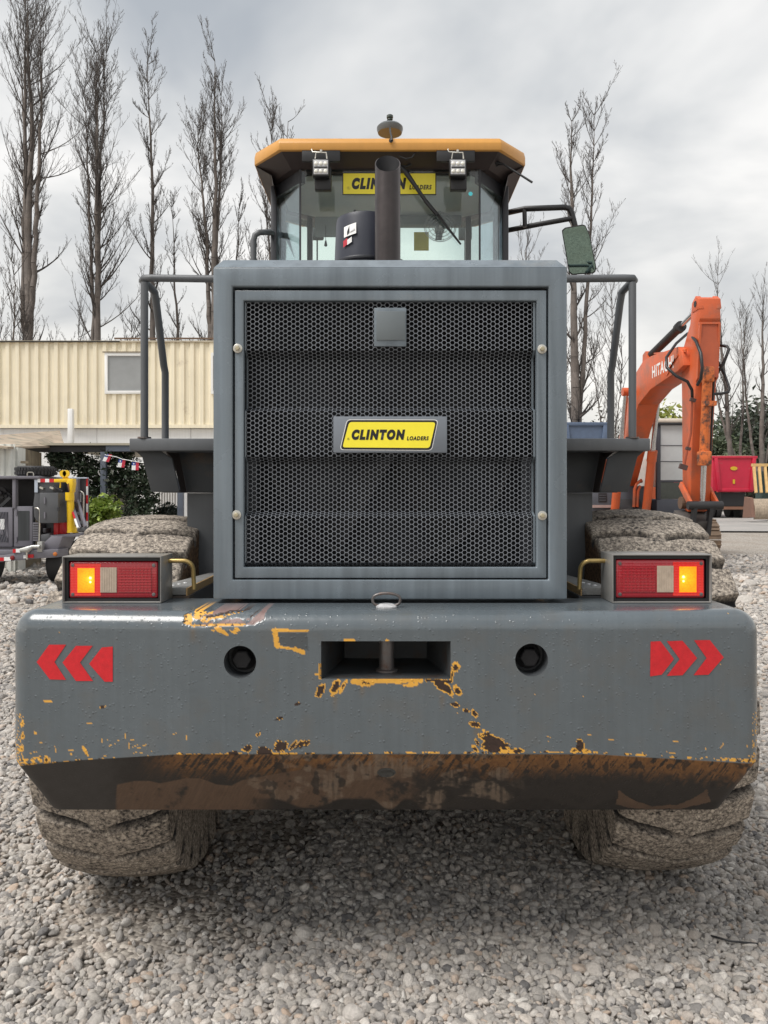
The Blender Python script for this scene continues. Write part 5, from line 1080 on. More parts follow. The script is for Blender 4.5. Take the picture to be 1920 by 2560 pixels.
# ------------------------------------------------------------------ service trailer on the left
TD = 12.5
TG = M('trailer_grey', (.155, .15, .175), .45, var=.08, scale=3); TGD = M('trailer_dark', (.075, .078, .085), .5, var=.1); TBK = M('trailer_black', (.022, .022, .026), .6)
TY = M('crane_yellow', (.78, .50, .01), .4, var=.05); TR = M('box_red', (.55, .02, .025), .4, var=.06)
tr = empty('service_trailer', (X_(110, TD), TD, 0), 'grey service trailer with a yellow jib crane and red boxes, by the hut', 'trailer')
def tb(x0, x1, y0, y1, d, dep, mat, name, par=None, bev=.008):
    a, b = at(x0 * .14466, 1150 + y1 * .14466, d), at(x1 * .14466, 1150 + y0 * .14466, d)
    return MB().box(a.x, b.x, d, d + dep, a.z, b.z).build(name, mat, par or tr, bev=bev)
def tp(x, y, d): return at(x * .14466, 1150 + y * .14466, d)
def tprism(pts, d, dep, mat, name, par=None): return MB().prism([(tp(x, y, d).x, tp(x, y, d).z) for x, y in pts], 'y', d, d + dep).build(name, mat, par or tr, bev=.006)
tb(-700, 680, 275, 325, 12.25, 1.4, TG, 'top_shelf'); tb(-700, 600, 325, 800, 13.0, .05, TBK, 'bay_back'); tb(-700, 600, 790, 1520, 12.9, .04, TBK, 'lower_back')
tb(210, 270, 327, 838, 12.28, .10, TG, 'corner_post'); tb(-700, 700, 1500, 1560, 12.35, .6, TG, 'bay_floor')
mb = MB()
for (x, y, r) in ((10, 570, .10), (120, 620, .06), (-200, 600, .14)): c = tp(x, y, 12.7); mb.lathe([(r, 0), (r, .05), (r * .4, .06), (r * .4, -.05)], c, 'y', 20)
eng = mb.build('engine_pulleys', TBK, tr, smooth=40); MB().bar(tp(20, 800, 12.6), tp(180, 650, 12.6), .05).build('engine_bracket', TGD, tr)
fr = tb(-420, 215, 820, 1500, 12.30, .05, TG, 'mesh_door'); tb(-360, 140, 900, 1420, 12.298, .0015, M('door_screen', (.03, .033, .045), .6, var=.5, scale=60), 'door_screen', fr, 0); tb(0, 75, 1020, 1200, 12.29, .004, SILV, 'paper_notice', fr, 0); tb(0, 48, 1205, 1290, 12.29, .004, TG, 'paper_notice', fr, 0)
mb = MB()
for k in range(18): mb.bar(tp(-360 + 56 * k * .5, 900, 12.293), tp(-360 + 56 * k * .5 + 120 if k < 14 else 140, 1420, 12.293), .006)
mb.build('screen_wire', TG, fr)
f2_ = tb(240, 560, 800, 1500, 12.30, .05, TG, 'filter_door'); tb(310, 505, 880, 1390, 12.294, .006, M('filter_black', (.028, .032, .035), .6, streak=.3), 'filter_panel', f2_, 0)
for y in (860, 1330): tb(262, 290, y, y + 90, 12.285, .015, TG, 'hinge', f2_, 0)
tprism([(600, 560), (680, 575), (700, 1090), (640, 1060), (590, 980), (575, 760)], 12.28, .12, TGD, 'belt_guard')
cb2 = tb(680, 1005, 565, 1090, 12.05, .4, TGD, 'cabinet')
for y in (645, 900): tb(758, 782, y, y + 110, 12.035, .015, TG, 'hinge', cb2, 0)
tb(985, 1020, 820, 880, 12.03, .02, TBK, 'latch', cb2, 0)
tb(650, 930, 385, 565, 12.3, .5, TGD, 'upper_cabinet'); tb(595, 650, 340, 560, 12.27, .02, M('pale_plate', (.42, .47, .55), .4), 'pale_plate', None, 0)
for k, x in enumerate((650, 695, 780, 850)): tb(x, (695, 780, 850, 932)[k], 325, 385, 12.27, .01, SILV if k % 2 == 0 else RED, 'reflector_strip', None, 0)
for x in (695, 870): MB().bar(tp(x, 470, 12.27), tp(x + 60, 495, 12.27), .05, .03).build('cabinet_handle', ZINC, tr)
tb(560, 700, 1090, 1400, 12.3, .3, TGD, 'louvre_box')
for k in range(8): tb(566, 660, 1080 + 42 * k, 1104 + 42 * k, 12.285, .014, TG, 'louvre', None, 0)
tprism([(700, 1290), (850, 1270), (885, 1380), (850, 1415), (705, 1415)], 12.2, .25, TGD, 'winch'); tb(740, 790, 1180, 1260, 12.2, .2, TBK, 'winch_motor'); tb(690, 930, 1090, 1300, 12.5, .2, TGD, 'rear_cabinet')
MB().tube([tp(610, 830, 12.25), tp(655, 832, 12.2), tp(685, 860, 12.2), tp(692, 900, 12.2), tp(680, 1400, 12.2)], .014, 8).build('grab_rail', ZINC, tr, smooth=60)
tb(1005, 1075, 625, 1280, 12.35, .25, TR, 'red_locker'); tb(925, 1006, 1065, 1290, 12.32, .3, TR, 'red_toolbox'); tb(920, 1078, 1055, 1090, 12.30, .3, TR, 'toolbox_lid'); tb(1000, 1080, 575, 612, 12.35, .2, ZINC, 'locker_hasp')
bp2 = tb(1078, 1515, 300, 1250, 12.75, .06, M('panel_plum', (.055, .05, .06), .5), 'rear_panel'); tb(930, 1500, 300, 325, 12.7, .1, M('pale_plate', (.42, .47, .55), .4), 'panel_cap'); tb(1255, 1340, 330, 720, 12.6, .12, TG, 'panel_rib')
for k in range(6): tb(1488, 1516, 305 + 150 * k, 455 + 150 * k, 12.735, .012, RED if k % 2 == 0 else SILV, 'reflector_strip', bp2, 0)
tb(1365, 1400, 570, 725, 12.74, .008, SILV, 'white_label', bp2, 0)
MB().tube([tp(1345, 545, 12.7), tp(1405, 545, 12.66), tp(1435, 570, 12.66), tp(1445, 610, 12.66), tp(1440, 1000, 12.66)], .014, 8).build('grab_rail', ZINC, tr, smooth=60)
# jib crane
cy = 12.2; MB().cyl(tp(1232, 1255, cy), tp(1215, 700, cy), .062, .055, 14).cyl(tp(1208, 700, cy), tp(1205, 560, cy), .068, .068, 14).build('crane_post', TY, tr, smooth=40)
tprism([(1150, 1260), (1160, 1210), (1195, 1150), (1265, 1150), (1300, 1200), (1312, 1260)], cy - .02, .12, TY, 'crane_foot')
tprism([(1140, 390), (1180, 330), (1255, 320), (1260, 400), (1240, 560), (1195, 555), (1170, 430)], cy - .05, .14, TY, 'crane_head'); tprism([(930, 330), (1180, 320), (1180, 380), (930, 388)], cy - .03, .10, TY, 'crane_boom'); tprism([(1160, 420), (1185, 400), (1205, 545), (1190, 548)], cy - .056, .005, M('crane_slot', (.16, .07, .02), .6), 'crane_slot')
for x in (1085, 1140): MB().lathe([(.055, 0), (.055, .025), (.03, .03)], tp(x, 235, cy), 'y', 18).build('crane_sheave', TY, tr, smooth=40)
tprism([(1065, 200), (1110, 260), (1190, 320), (1080, 330)], cy + .03, .05, TY, 'sheave_cheek'); MB().cyl(tp(1045, 385, cy), tp(1040, 480, cy), .012, n=6).build('crane_hook', TY, tr); MB().tube([tp(930, 465, cy), tp(1000, 500, cy), tp(1080, 540, cy)], .012, 6).build('crane_cable', TBK, tr)
# folding ladder
for (x0, x1, y1, nm) in ((1215, 1375, 1180, 'ladder_stile'), (1340, 1475, 1165, 'ladder_stile')): MB().bar(tp(x0, 712, 12.35), tp(x1, y1, 12.0), .035, .07).build(nm, TG, tr)
for k in range(3): f_ = .12 + .34 * k; MB().bar(tp(1215 + 160 * f_, 712 + 468 * f_, 12.35 - .35 * f_), tp(1340 + 135 * f_, 712 + 453 * f_, 12.35 - .35 * f_), .03, .05).build('ladder_step', TGD, tr)
for (f0, f1, mt) in ((.12, .64, RED), (.66, .98, SILV)): MB().bar(tp(1200 + 160 * f0, 712 + 468 * f0, 12.32 - .35 * f0), tp(1200 + 160 * f1, 712 + 468 * f1, 12.32 - .35 * f1), .045, .02).build('ladder_reflector', mt, tr)
tb(1330, 1500, 1165, 1240, 12.0, .12, TGD, 'ladder_foot')
# frame, mudguard, running lamps, wheel
tprism([(870, 1300), (1500, 1262), (1500, 1320), (1080, 1335), (870, 1340)], 12.15, .5, TG, 'deck_edge'); tprism([(880, 1320), (1080, 1322), (1000, 1550), (740, 1575), (760, 1430)], 12.05, .5, TG, 'mudguard')
tprism([(-700, 1700), (0, 1655), (600, 1560), (1000, 1545), (1000, 1682), (600, 1705), (0, 1765), (-700, 1820)], 11.95, .4, TG, 'chassis_rail'); tb(-700, 240, 1560, 1660, 12.1, .2, TG, 'sub_frame')
for (x0, x1, y0, y1, mt) in ((-90, 68, 1688, 1745, RED), (70, 185, 1680, 1742, SILV), (405, 478, 1645, 1700, SILV), (480, 575, 1632, 1690, RED), (220, 272, 1540, 1605, RED), (274, 350, 1535, 1598, SILV)): tb(x0, x1, y0, y1, 11.93, .015, mt, 'reflector_strip', None, 0)
MB().lathe([(.035, 0), (.03, -.02), (.01, -.025)], tp(215, 1690, 11.94), 'y', 16).build('tail_lamp', M('lamp_dark_red', (.20, .012, .015), .3), tr, smooth=50); MB().lathe([(.032, 0), (.028, -.02), (.01, -.026)], tp(955, 1625, 11.94), 'y', 16).build('side_lamp', M('side_amber', (.50, .15, .03), .3), tr, smooth=50)
MB().tube([tp(350, 1560, 11.9), tp(480, 1545, 11.9), tp(560, 1500, 11.9), tp(690, 1500, 11.9)], [.03, .05, .025, .03], 10).build('tow_coupling', M('coupling_zinc', (.42, .42, .40), .4, metal=.5), tr); tb(640, 725, 1410, 1590, 11.93, .1, M('coupling_zinc', (.42, .42, .40), .4, metal=.5), 'coupling_head'); MB().cyl(tp(462, 1545, 11.9), tp(468, 1720, 11.9), .014, n=8).build('jack_handle', ZINC, tr)
c = tp(980, 1640, 12.45); c.z = .33; c.x = tp(1010, 1640, 12.4).x
for yy in (12.25, 13.15): MB().lathe([(.17, -.11), (.31, -.115), (.33, -.08), (.335, 0), (.33, .08), (.31, .115), (.17, .11)], (c.x, yy + .25, .335), 'x', 32).build('wheel', RUBBER, tr, smooth=40)
MB().lathe([(.17, -.11), (.31, -.115), (.33, -.08), (.335, 0), (.33, .08), (.31, .115), (.17, .11)], (c.x - 1.2, 12.55, .335), 'x', 32).build('wheel', RUBBER, tr, smooth=40)
sp_ = empty('spare_tyre', tp(620, 280, 12.6), 'knobbly black spare tyre lying flat on the service trailer', 'tyre'); q = tp(620, 280, 12.6); zz = tp(0, 110, 12.6).z - q.z
MB().lathe([(.17, .0), (.27, .0), (.298, .03), (.304, zz / 2), (.298, zz - .03), (.27, zz), (.17, zz)], q, n=40).build('carcass', M('spare_rubber', (.03, .03, .033), .7, var=.3, scale=30), sp_, smooth=40)
mb = MB()
for k in range(36):
    a = k * 2 * math.pi / 36
    for zq in (.3, .7): mb.obox((q.x + .304 * math.cos(a + zq * .1), q.y + .304 * math.sin(a + zq * .1), q.z + zz * zq), (.03, .03, zz * .32), (0, 0, a + .3))
tag(mb.build('tread_blocks', M('spare_rubber', (.03, .03, .033), .7), sp_), kind='stuff')
MB().tube([tp(470, 272, 12.26), tp(475, 225, 12.26), tp(490, 212, 12.26), tp(560, 212, 12.26), tp(575, 225, 12.26), tp(582, 272, 12.26)], .009, 6).build('shelf_handle', ZINC, tr, smooth=60)

# ------------------------------------------------------------------ orange excavator on the right
OR = M('excavator_orange', (.56, .105, .032), .42, var=.10, scale=1.5, dirt=(.36, .11, .06), damt=.38, dscale=1.6); ORW = M('excavator_orange_worn', (.58, .14, .03), .45, var=.15, scale=3, dirt=(.035, .03, .028), damt=.52, dscale=7)
XG = M('excavator_grey', (.07, .075, .09), .5, var=.12); XD = M('excavator_dark', (.02, .02, .022), .6, var=.2); HOSE = BLACK
ex_ = empty('excavator', (5.7, 18.0, 0), 'orange crawler excavator with its arm hanging down, seen past the loader', 'excavator')
bo = MB().prism([(13.62, 3.72), (13.70, 3.98), (13.9, 4.10), (15.28, 4.18), (15.75, 4.16), (16.15, 4.01), (16.75, 3.5), (17.65, 2.35), (18.05, 1.75), (17.95, 1.5), (17.55, 1.55), (17.1, 2.12), (16.5, 2.85), (16.05, 3.30), (15.3, 3.52), (13.9, 3.66)], 'x', 5.30, 5.74).build('boom', OR, ex_, bev=.012)
MB().prism([(13.6, 3.95), (15.2, 4.2), (15.2, 4.23), (13.6, 4.0)], 'x', 5.33, 5.36).build('boom_lip', OR, bo)
for (x0, z0) in ((13.85, 3.6), (13.95, 3.55)): MB().bar((5.293, x0, z0 + .35), (5.293, x0 + .45, z0 + .12), .02, .04).build('boom_rib', OR, bo)
text_mesh('HITACHI', WHITE, 'boom_lettering', bo, lambda u, v: Vector((5.2975, 15.20 - u * 1.12, 3.72 + .03 * u + v * .24)), 0, .03)
st_ = MB().prism([(13.22, 4.80), (13.36, 4.86), (13.55, 4.80), (13.62, 4.45), (13.92, 4.10), (14.02, 3.7), (14.0, 3.2), (13.97, 1.45), (13.88, 1.15), (13.72, 1.12), (13.62, 1.3), (13.5, 2.6), (13.38, 3.35), (13.26, 4.38), (13.2, 4.45)], 'x', 5.42, 5.78).build('arm', OR, ex_, bev=.012)
for x0 in (5.42, 5.72): MB().prism([(13.20, 4.62), (13.24, 4.80), (13.36, 4.88), (13.50, 4.80), (13.52, 4.62)], 'x', x0 - .012, x0 + .075).build('arm_clevis', OR, st_, bev=.01)
MB().cyl((5.40, 13.36, 4.74), (5.80, 13.36, 4.74), .055, n=14).build('clevis_pin', XD, st_); MB().box(5.44, 5.76, 13.236, 13.25, 3.45, 4.36).build('arm_recess', M('arm_inner', (.40, .085, .035), .5, var=.1), st_); MB().box(5.42, 5.78, 13.215, 13.26, 4.36, 4.40).build('arm_lip', OR, st_)
for x0 in (5.42, 5.745): MB().prism([(13.262, 4.37), (13.20, 4.36), (13.30, 3.45), (13.375, 3.40)], 'x', x0, x0 + .035).build('arm_cheek', OR, st_)
# bucket cylinder down the arm
bcy = MB().cyl((5.55, 13.20, 3.45), (5.56, 13.38, 1.95), .082, n=16).build('bucket_cylinder', ORW, ex_, smooth=40); MB().cyl((5.56, 13.375, 1.96), (5.565, 13.45, 1.28), .047, n=14).build('cylinder_rod', CHROME, bcy, smooth=40)
MB().box(5.46, 5.65, 13.25, 13.45, 1.93, 2.18).build('cylinder_gland', ORW, bcy, bev=.02); MB().box(5.47, 5.64, 13.10, 13.30, 3.35, 3.62).build('cylinder_lug', ORW, bcy, bev=.03); MB().box(5.48, 5.68, 13.12, 13.26, 2.95, 3.03).build('cylinder_clamp', ORW, bcy)
MB().tube([(5.66, 13.2, 3.4), (5.665, 13.3, 2.6), (5.67, 13.36, 1.95)], .018, 6).build('cylinder_pipe', XD, bcy)
# linkage and bucket
for x0 in (5.34, 5.80): MB().bar((x0, 13.85, 1.62), (x0 + .03, 13.42, 1.22), .05, .12).build('link_arm', OR, ex_, bev=.01)
MB().cyl((5.30, 13.42, 1.24), (5.90, 13.42, 1.24), .075, n=16).build('link_pin', XD, ex_, smooth=40)
for x0 in (5.42, 5.70): MB().bar((x0, 13.42, 1.22), (x0 - .02, 13.5, .72), .06, .12).build('bucket_link', XD, ex_)
bk_ = MB().prism([(13.45, .95), (13.85, 1.15), (14.15, .75), (14.1, .30), (13.75, .05), (13.2, .12), (13.25, .2), (13.7, .16), (13.95, .4), (13.95, .7), (13.75, .9), (13.5, .8)], 'x', 5.22, 5.74).build('bucket', M('bucket_steel', (.05, .045, .042), .6, var=.3, scale=5), ex_, bev=.01)
for k in range(4): MB().prism([(13.25, .12), (13.05, .14), (13.25, .22)], 'x', 5.24 + .135 * k, 5.30 + .135 * k).build('bucket_tooth', STEEL, bk_)
# arm cylinder on the boom
ac = MB().cyl((5.53, 16.0, 4.30), (5.53, 14.35, 4.56), .082, n=16).build('arm_cylinder', XD, ex_, smooth=40); MB().cyl((5.53, 14.36, 4.56), (5.55, 13.45, 4.74), .045, n=14).build('cylinder_rod', CHROME, ac, smooth=40); MB().cyl((5.53, 14.45, 4.545), (5.53, 14.32, 4.565), .105, n=16).build('cylinder_gland', XD, ac); MB().prism([(15.75, 4.15), (16.15, 4.0), (16.12, 4.35), (15.95, 4.4)], 'x', 5.42, 5.64).build('cylinder_bracket', OR, ac)
# boom cylinders
for x0 in (5.17, 5.87):
    y0_, z0_, y1_, z1_ = 17.25, 1.0, 16.42, 3.62; m_ = .52
    c_ = MB().cyl((x0, y0_, z0_), (x0, y0_ + (y1_ - y0_) * m_, z0_ + (z1_ - z0_) * m_), .092, n=16).build('boom_cylinder', OR, ex_, smooth=40)
    MB().cyl((x0, y0_ + (y1_ - y0_) * m_, z0_ + (z1_ - z0_) * m_), (x0, y1_, z1_), .05, n=14).build('cylinder_rod', CHROME, c_, smooth=40); MB().cyl((x0, y0_ + (y1_ - y0_) * (m_ - .08), z0_ + (z1_ - z0_) * (m_ - .08)), (x0, y0_ + (y1_ - y0_) * (m_ + .01), z0_ + (z1_ - z0_) * (m_ + .01)), .105, n=16).build('cylinder_gland', OR, c_); MB().cyl((x0 - .08, y1_, z1_), (x0 + .08, y1_, z1_), .09, n=16).build('cylinder_eye', OR, c_, smooth=40)
# hoses
Z5 = lambda x, y, d: at(1380 + x * .3527, 700 + y * .3527, d)
for (pp, r_) in (([Z5(960, 380, 14.2), Z5(880, 450, 13.9), Z5(810, 550, 13.6), Z5(815, 620, 13.4), Z5(880, 680, 13.3), Z5(960, 720, 13.25), Z5(992, 780, 13.3), Z5(995, 850, 13.4)], .026), ([Z5(970, 375, 13.9), Z5(1020, 430, 13.3), Z5(1055, 520, 13.05), Z5(1065, 620, 13.0), Z5(1055, 700, 13.05), Z5(1030, 745, 13.15)], .028),
              ([Z5(1180, 462, 13.4), Z5(1240, 470, 13.3), Z5(1255, 490, 13.25), Z5(1220, 580, 13.3), Z5(1170, 665, 13.4)], .026), ([Z5(1165, 560, 13.5), Z5(1220, 660, 13.4), Z5(1258, 770, 13.35), Z5(1250, 795, 13.3), Z5(1200, 806, 13.3), Z5(1140, 808, 13.25)], .024)):
    MB().tube(pp, r_, 8).build('hydraulic_hose', HOSE, ex_, smooth=60)
MB().tube([Z5(995, 850, 13.36), Z5(985, 1080, 13.44), Z5(960, 1200, 13.48), Z5(935, 1320, 13.5)], .02, 6).build('grease_pipe', M('pipe_red', (.30, .07, .035), .5), ex_)
for (px, py, s_) in ((998, 850, .06), (965, 1195, .05), (930, 1325, .085)): p = Z5(px, py, 13.35); MB().obox(p, (s_ * 1.6, .06, s_), (0, .3, 0)).build('pipe_clamp', M('clamp_dark', (.07, .035, .03), .6), ex_)
MB().tube([(5.83, 13.9, 1.5), (5.9, 13.8, 1.3), (5.7, 13.7, 1.0)], .05, 8).build('pin_boss', XD, ex_); MB().lathe([(.11, 0), (.11, .08), (.05, .09)], (5.33, 13.85, 1.28), 'x', 16).build('pin_boss', M('boss_rust', (.12, .07, .045), .7), ex_)
# house, cab, tracks
MB().box(4.72, 6.05, 17.45, 20.8, 1.0, 1.62).build('house', XG, ex_, bev=.03); MB().box(4.72, 5.15, 17.5, 20.6, 1.625, 1.70).build('house_lid', XG, ex_, bev=.01); MB().box(4.65, 7.15, 20.0, 21.4, 1.0, 2.35).build('counterweight', OR, ex_, bev=.08)
vt = MB().box(4.86, 5.05, 17.435, 17.449, 1.26, 1.46).build('vent_panel', XD, ex_)
for k in range(3): MB().box(4.88, 5.03, 17.425, 17.434, 1.29 + .055 * k, 1.31 + .055 * k).build('vent_bar', XG, vt)
MB().box(4.72, 5.15, 17.40, 17.449, 1.13, 1.19).build('house_trim', M('trim_pink', (.36, .26, .24), .6), ex_); MB().prism([(17.2, .95), (18.2, .95), (18.2, 1.7), (17.7, 1.7)], 'x', 5.24, 5.80).build('boom_foot', XD, ex_)
MB().tube([(5.62, 17.3, 1.15), (5.62, 17.25, 1.55), (5.66, 17.25, 1.66), (5.78, 17.3, 1.75), (5.82, 17.4, 1.72)], .035, 8).build('swivel_hose', OR, ex_, smooth=60); MB().tube([(5.70, 17.32, 1.15), (5.70, 17.27, 1.5), (5.76, 17.3, 1.62)], .035, 8).build('swivel_hose', OR, ex_, smooth=60)
CBG = M('excavator_cab_frame', (.05, .05, .065), .5)
xc0, xc1, yc0, yc1, zc0, zc1 = 6.10, 7.05, 17.2, 18.9, 1.0, 2.98
cabx = MB().box(xc0, xc1, yc0, yc1, zc0, 1.32).build('cab_base', M('cab_base_navy', (.06, .066, .085), .5), ex_, bev=.02)
for (x, y) in ((xc0, yc0), (xc1 - .08, yc0), (xc0, yc1 - .08), (xc1 - .08, yc1 - .08)): MB().box(x, x + .09, y, y + .09, 1.321, zc1).build('cab_post', CBG, cabx, bev=.01)
MB().box(xc0 - .02, xc1 + .02, yc0 - .05, yc1, zc1, zc1 + .05).build('cab_header', XD, cabx, bev=.01); MB().box(xc0 - .01, xc1 + .01, yc0 - .02, yc1, zc1 + .052, zc1 + .15).build('cab_roof', M('cab_cream', (.62, .56, .47), .5), cabx, bev=.03)
MB().box(xc0 + .091, xc1 - .081, yc0 + .03, yc0 + .036, 1.75, zc1).build('front_glass', M('milky_glass', (.50, .52, .53), .08, var=.10, scale=1.5), cabx); MB().box(xc0 + .091, xc1 - .081, yc0 + .03, yc0 + .036, 1.33, 1.70).build('lower_glass', M('dark_glass', (.035, .045, .04), .08, var=.3, scale=4), cabx)
for z in (1.705, 2.16, 2.52): MB().box(xc0 + .091, xc1 - .081, yc0 + .02, yc0 + .029, z, z + .015 + (.03 if z < 1.8 else 0)).build('glazing_bar', CBG, cabx)
MB().box(xc0 + .012, xc0 + .018, yc0 + .1, yc1 - .1, 1.6, zc1).build('side_glass', M('pale_side_glass', (.50, .53, .50), .1, var=.1), cabx); MB().box(xc0 + .15, xc0 + .55, yc0 + .4, yc0 + .5, 1.4, 2.4).build('operator_seat', XD, cabx, bev=.05)
for x0 in (4.45, 6.62):
    pf = []; R_ = .42
    for a in np.linspace(-math.pi / 2, math.pi / 2, 12): pf.append((16.35 + .42 - R_ * math.cos(a), .46 + R_ * math.sin(a)))
    for a in np.linspace(math.pi / 2, 3 * math.pi / 2, 12): pf.append((20.3 - R_ * math.cos(a), .46 + R_ * math.sin(a)))
    trk = MB().prism(pf, 'x', x0 + .05, x0 + .27).build('track_frame', M('track_brown', (.17, .115, .075), .75, var=.2, scale=3), ex_, bev=.015)
    L_ = 0; pts_ = pf + [pf[0]]
    mb = MB(); acc = 0; step = .19
    for i in range(len(pts_) - 1):
        p, q = Vector(pts_[i]), Vector(pts_[i + 1]); ln = (q - p).length; d_ = (q - p) / max(ln, 1e-6); nn = Vector((d_.y, -d_.x))
        while acc < ln:
            c_ = p + d_ * acc + Vector((-d_.y, d_.x)) * -.0; out_ = Vector((c_.x - 18.4, c_.y - .46)); 
            ang = math.atan2(d_.y, d_.x); s_ = MB(); s_.obox((x0 + .36, c_.x, c_.y), (.36, .165, .05), (ang, 0, 0)); s_.obox((x0 + .36, c_.x + nn.x * (.03 if nn.dot(out_) > 0 else -.03), c_.y + nn.y * (.03 if nn.dot(out_) > 0 else -.03)), (.36, .025, .05), (ang, 0, 0))
            s_.build('track_shoe', M('track_shoe_steel', (.20, .14, .095), .6, var=.25, scale=8), trk); acc += step
        acc -= ln
MB().box(5.05, 6.6, 17.0, 19.8, .35, .95).build('carbody', XD, ex_)

# ------------------------------------------------------------------ vehicles farther back
def tipper(name, label, x0, x1, z0, z1, d, length, mat, dark, mark=True):
    t = empty(name, ((x0 + x1) / 2, d, 0), label, 'truck'); bd = MB()
    bd.box(x0, x1, d + .05, d + length, z0, z1 - .05).build('tipper_body', mat, t, bev=.03)
    tg = MB().add([(x0 + .05, d, z1 - .02), (x1 - .05, d, z1 - .02), (x1 - .22, d - .02, z0 - .05), (x0 + .22, d - .02, z0 - .05), (x0 + .05, d + .05, z1 - .02), (x1 - .05, d + .05, z1 - .02), (x1 - .22, d + .05, z0 - .05), (x0 + .22, d + .05, z0 - .05)], [(0, 1, 2, 3), (7, 6, 5, 4), (0, 4, 5, 1), (1, 5, 6, 2), (2, 6, 7, 3), (3, 7, 4, 0)]).build('tailgate', mat, t)
    MB().box(x0 - .05, x1 + .05, d - .06, d + .1, z1 - .12, z1 + .02).build('top_bar', mat, tg, bev=.02)
    for s_, xx in ((1, x0 + .0), (-1, x1)): MB().bar((xx + s_ * .14, d - .05, z1 - .1), (xx + s_ * .34, d - .07, z0 + .05), .20, .09, (0, 1, 0)).build('gate_stile', mat, tg, bev=.02)
    MB().box(x0 + .3, x1 - .3, d - .07, d - .02, z0 - .02, z0 + .16).build('gate_rail', mat, tg, bev=.02)
    for k in range(5): MB().box(x0 - .07, x0 + .01, d + .6 + k * length / 5.5, d + .72 + k * length / 5.5, z0, z1 - .1).build('side_rib', mat, t)
    MB().box(x0 + .55, x1 - .55, d + .2, d + length + 2, .75, z0 - .06).build('chassis', dark, t); MB().box(x0 + .2, x1 - .2, d + .1, d + .25, .55, .72).build('under_guard', M('guard_rust', (.22, .11, .07), .7), t)
    for yy in (d + .9, d + 2.2):
        for xx in (x0 + .05, x0 + .42, x1 - .42 - .28, x1 - .05 - .28): MB().lathe([(.25, 0), (.48, 0), (.52, .05), (.52, .23), (.48, .28), (.25, .28)], (xx, yy, .52), 'x', 24).build('wheel', RUBBER, t, smooth=40)
    for xx in (x0 + .25, x1 - .45): MB().box(xx, xx + .2, d + .08, d + .1, .8, .92).build('tail_lamp', M('lamp_dark_red', (.2, .012, .015), .3), t)
    MB().box(x0 + .02, x1 - .02, d + length + .15, d + length + 2.0, .9, z1 - .1).build('truck_cab', mat, t, bev=.12)
    return t, tg
RDT = M('tipper_red', (.50, .014, .045), .45, var=.08, scale=2, dirt=(.42, .07, .08), damt=.12)
d_ = 44.0; t1_, tg1 = tipper('dump_truck', 'crimson dump truck seen from the rear, right of the excavator arm', X_(1783, d_), X_(1891, d_), 1.6, Z_(1141, d_), d_, 5.2, RDT, XD)
oc = at(1834.5, 1171, d_ - .03); MB().lathe([(.17, 0), (.16, -.02)], (0, 0, 0), 'y', 20).build('oval_badge', M('badge_yellow', (.62, .40, .02), .5), tg1, loc=None) if False else None
bad = MB(); bad.add([(oc.x + .20 * math.cos(a), oc.y - .02, oc.z + .11 * math.sin(a)) for a in np.linspace(0, 2 * math.pi, 20, endpoint=False)] + [(oc.x + .20 * math.cos(a), oc.y + .0, oc.z + .11 * math.sin(a)) for a in np.linspace(0, 2 * math.pi, 20, endpoint=False)], [tuple(range(20))] + [(i, 20 + i, 20 + (i + 1) % 20, (i + 1) % 20) for i in range(20)]); bad.build('oval_badge', M('badge_yellow', (.62, .40, .02), .5), tg1)
q = at(1834.5, 1204, d_ - .03); MB().box(q.x - .06, q.x + .06, q.y - .02, q.y, q.z - .12, q.z + .12).build('gate_plate', M('badge_yellow', (.62, .40, .02), .5), tg1)
lod = MB()
for k in range(14): a = X_(1786 + 7.4 * k, d_); lod.bar((a, d_ + .3, Z_(1140, d_)), (a + .5, d_ + 2.5, Z_(1137 + (k % 3), d_)), .12, .1)
tag(lod.build('load_of_planks', M('plank_tan', (.34, .27, .20), .8)), 'tan planks heaped on top of the crimson dump truck', 'planks', kind='stuff')
d_ = 30.0; tipper('dump_truck', 'blue-grey dump truck body showing just above the right fender deck', X_(1405, d_), X_(1523, d_), 2.4, Z_(1057, d_), d_, 5.0, M('tipper_blue', (.085, .12, .19), .5, var=.12), XD)
# yellow loader with a wide blade at the right edge
d_ = 38.0; yl = empty('bulldozer', (X_(1920, d_), d_, 0), 'yellow machine with a wide tan blade at the right edge', 'bulldozer'); YM = M('machine_yellow', (.62, .40, .16), .5, var=.15)
bl = []
for a in np.linspace(-.6, .9, 9): bl.append((d_ - .5 + .9 - .9 * math.cos(a), .62 + .75 * math.sin(a)))
MB().prism(bl + [(y + .05, z) for y, z in bl[::-1]], 'x', X_(1876, d_), X_(1990, d_)).build('blade', M('blade_tan', (.34, .27, .20), .6, var=.2, streak=.2), yl); MB().prism([(d_ - .5, .3), (d_ + .5, .25), (d_ + .3, 1.3), (d_ - .3, 1.25)], 'x', X_(1868, d_), X_(1876, d_)).build('blade_cheek', M('blade_cheek_rust', (.20, .11, .08), .7), yl)
for px in (1884, 1897, 1912): MB().bar(at(px, 1160, d_ + 1), at(px + 6, 1232, d_ + .6), .12).build('frame_bar', YM, yl)
MB().box(X_(1880, d_ + 1), X_(1990, d_ + 1), d_ + .9, d_ + 1.1, Z_(1166, d_ + 1), Z_(1159, d_ + 1)).build('cross_bar', YM, yl); MB().box(X_(1905, d_ + 1.3), X_(2010, d_ + 1.3), d_ + 1.3, d_ + 2.0, .5, 2.6).build('engine_block', M('engine_green', (.03, .055, .05), .6, var=.5, scale=4), yl)
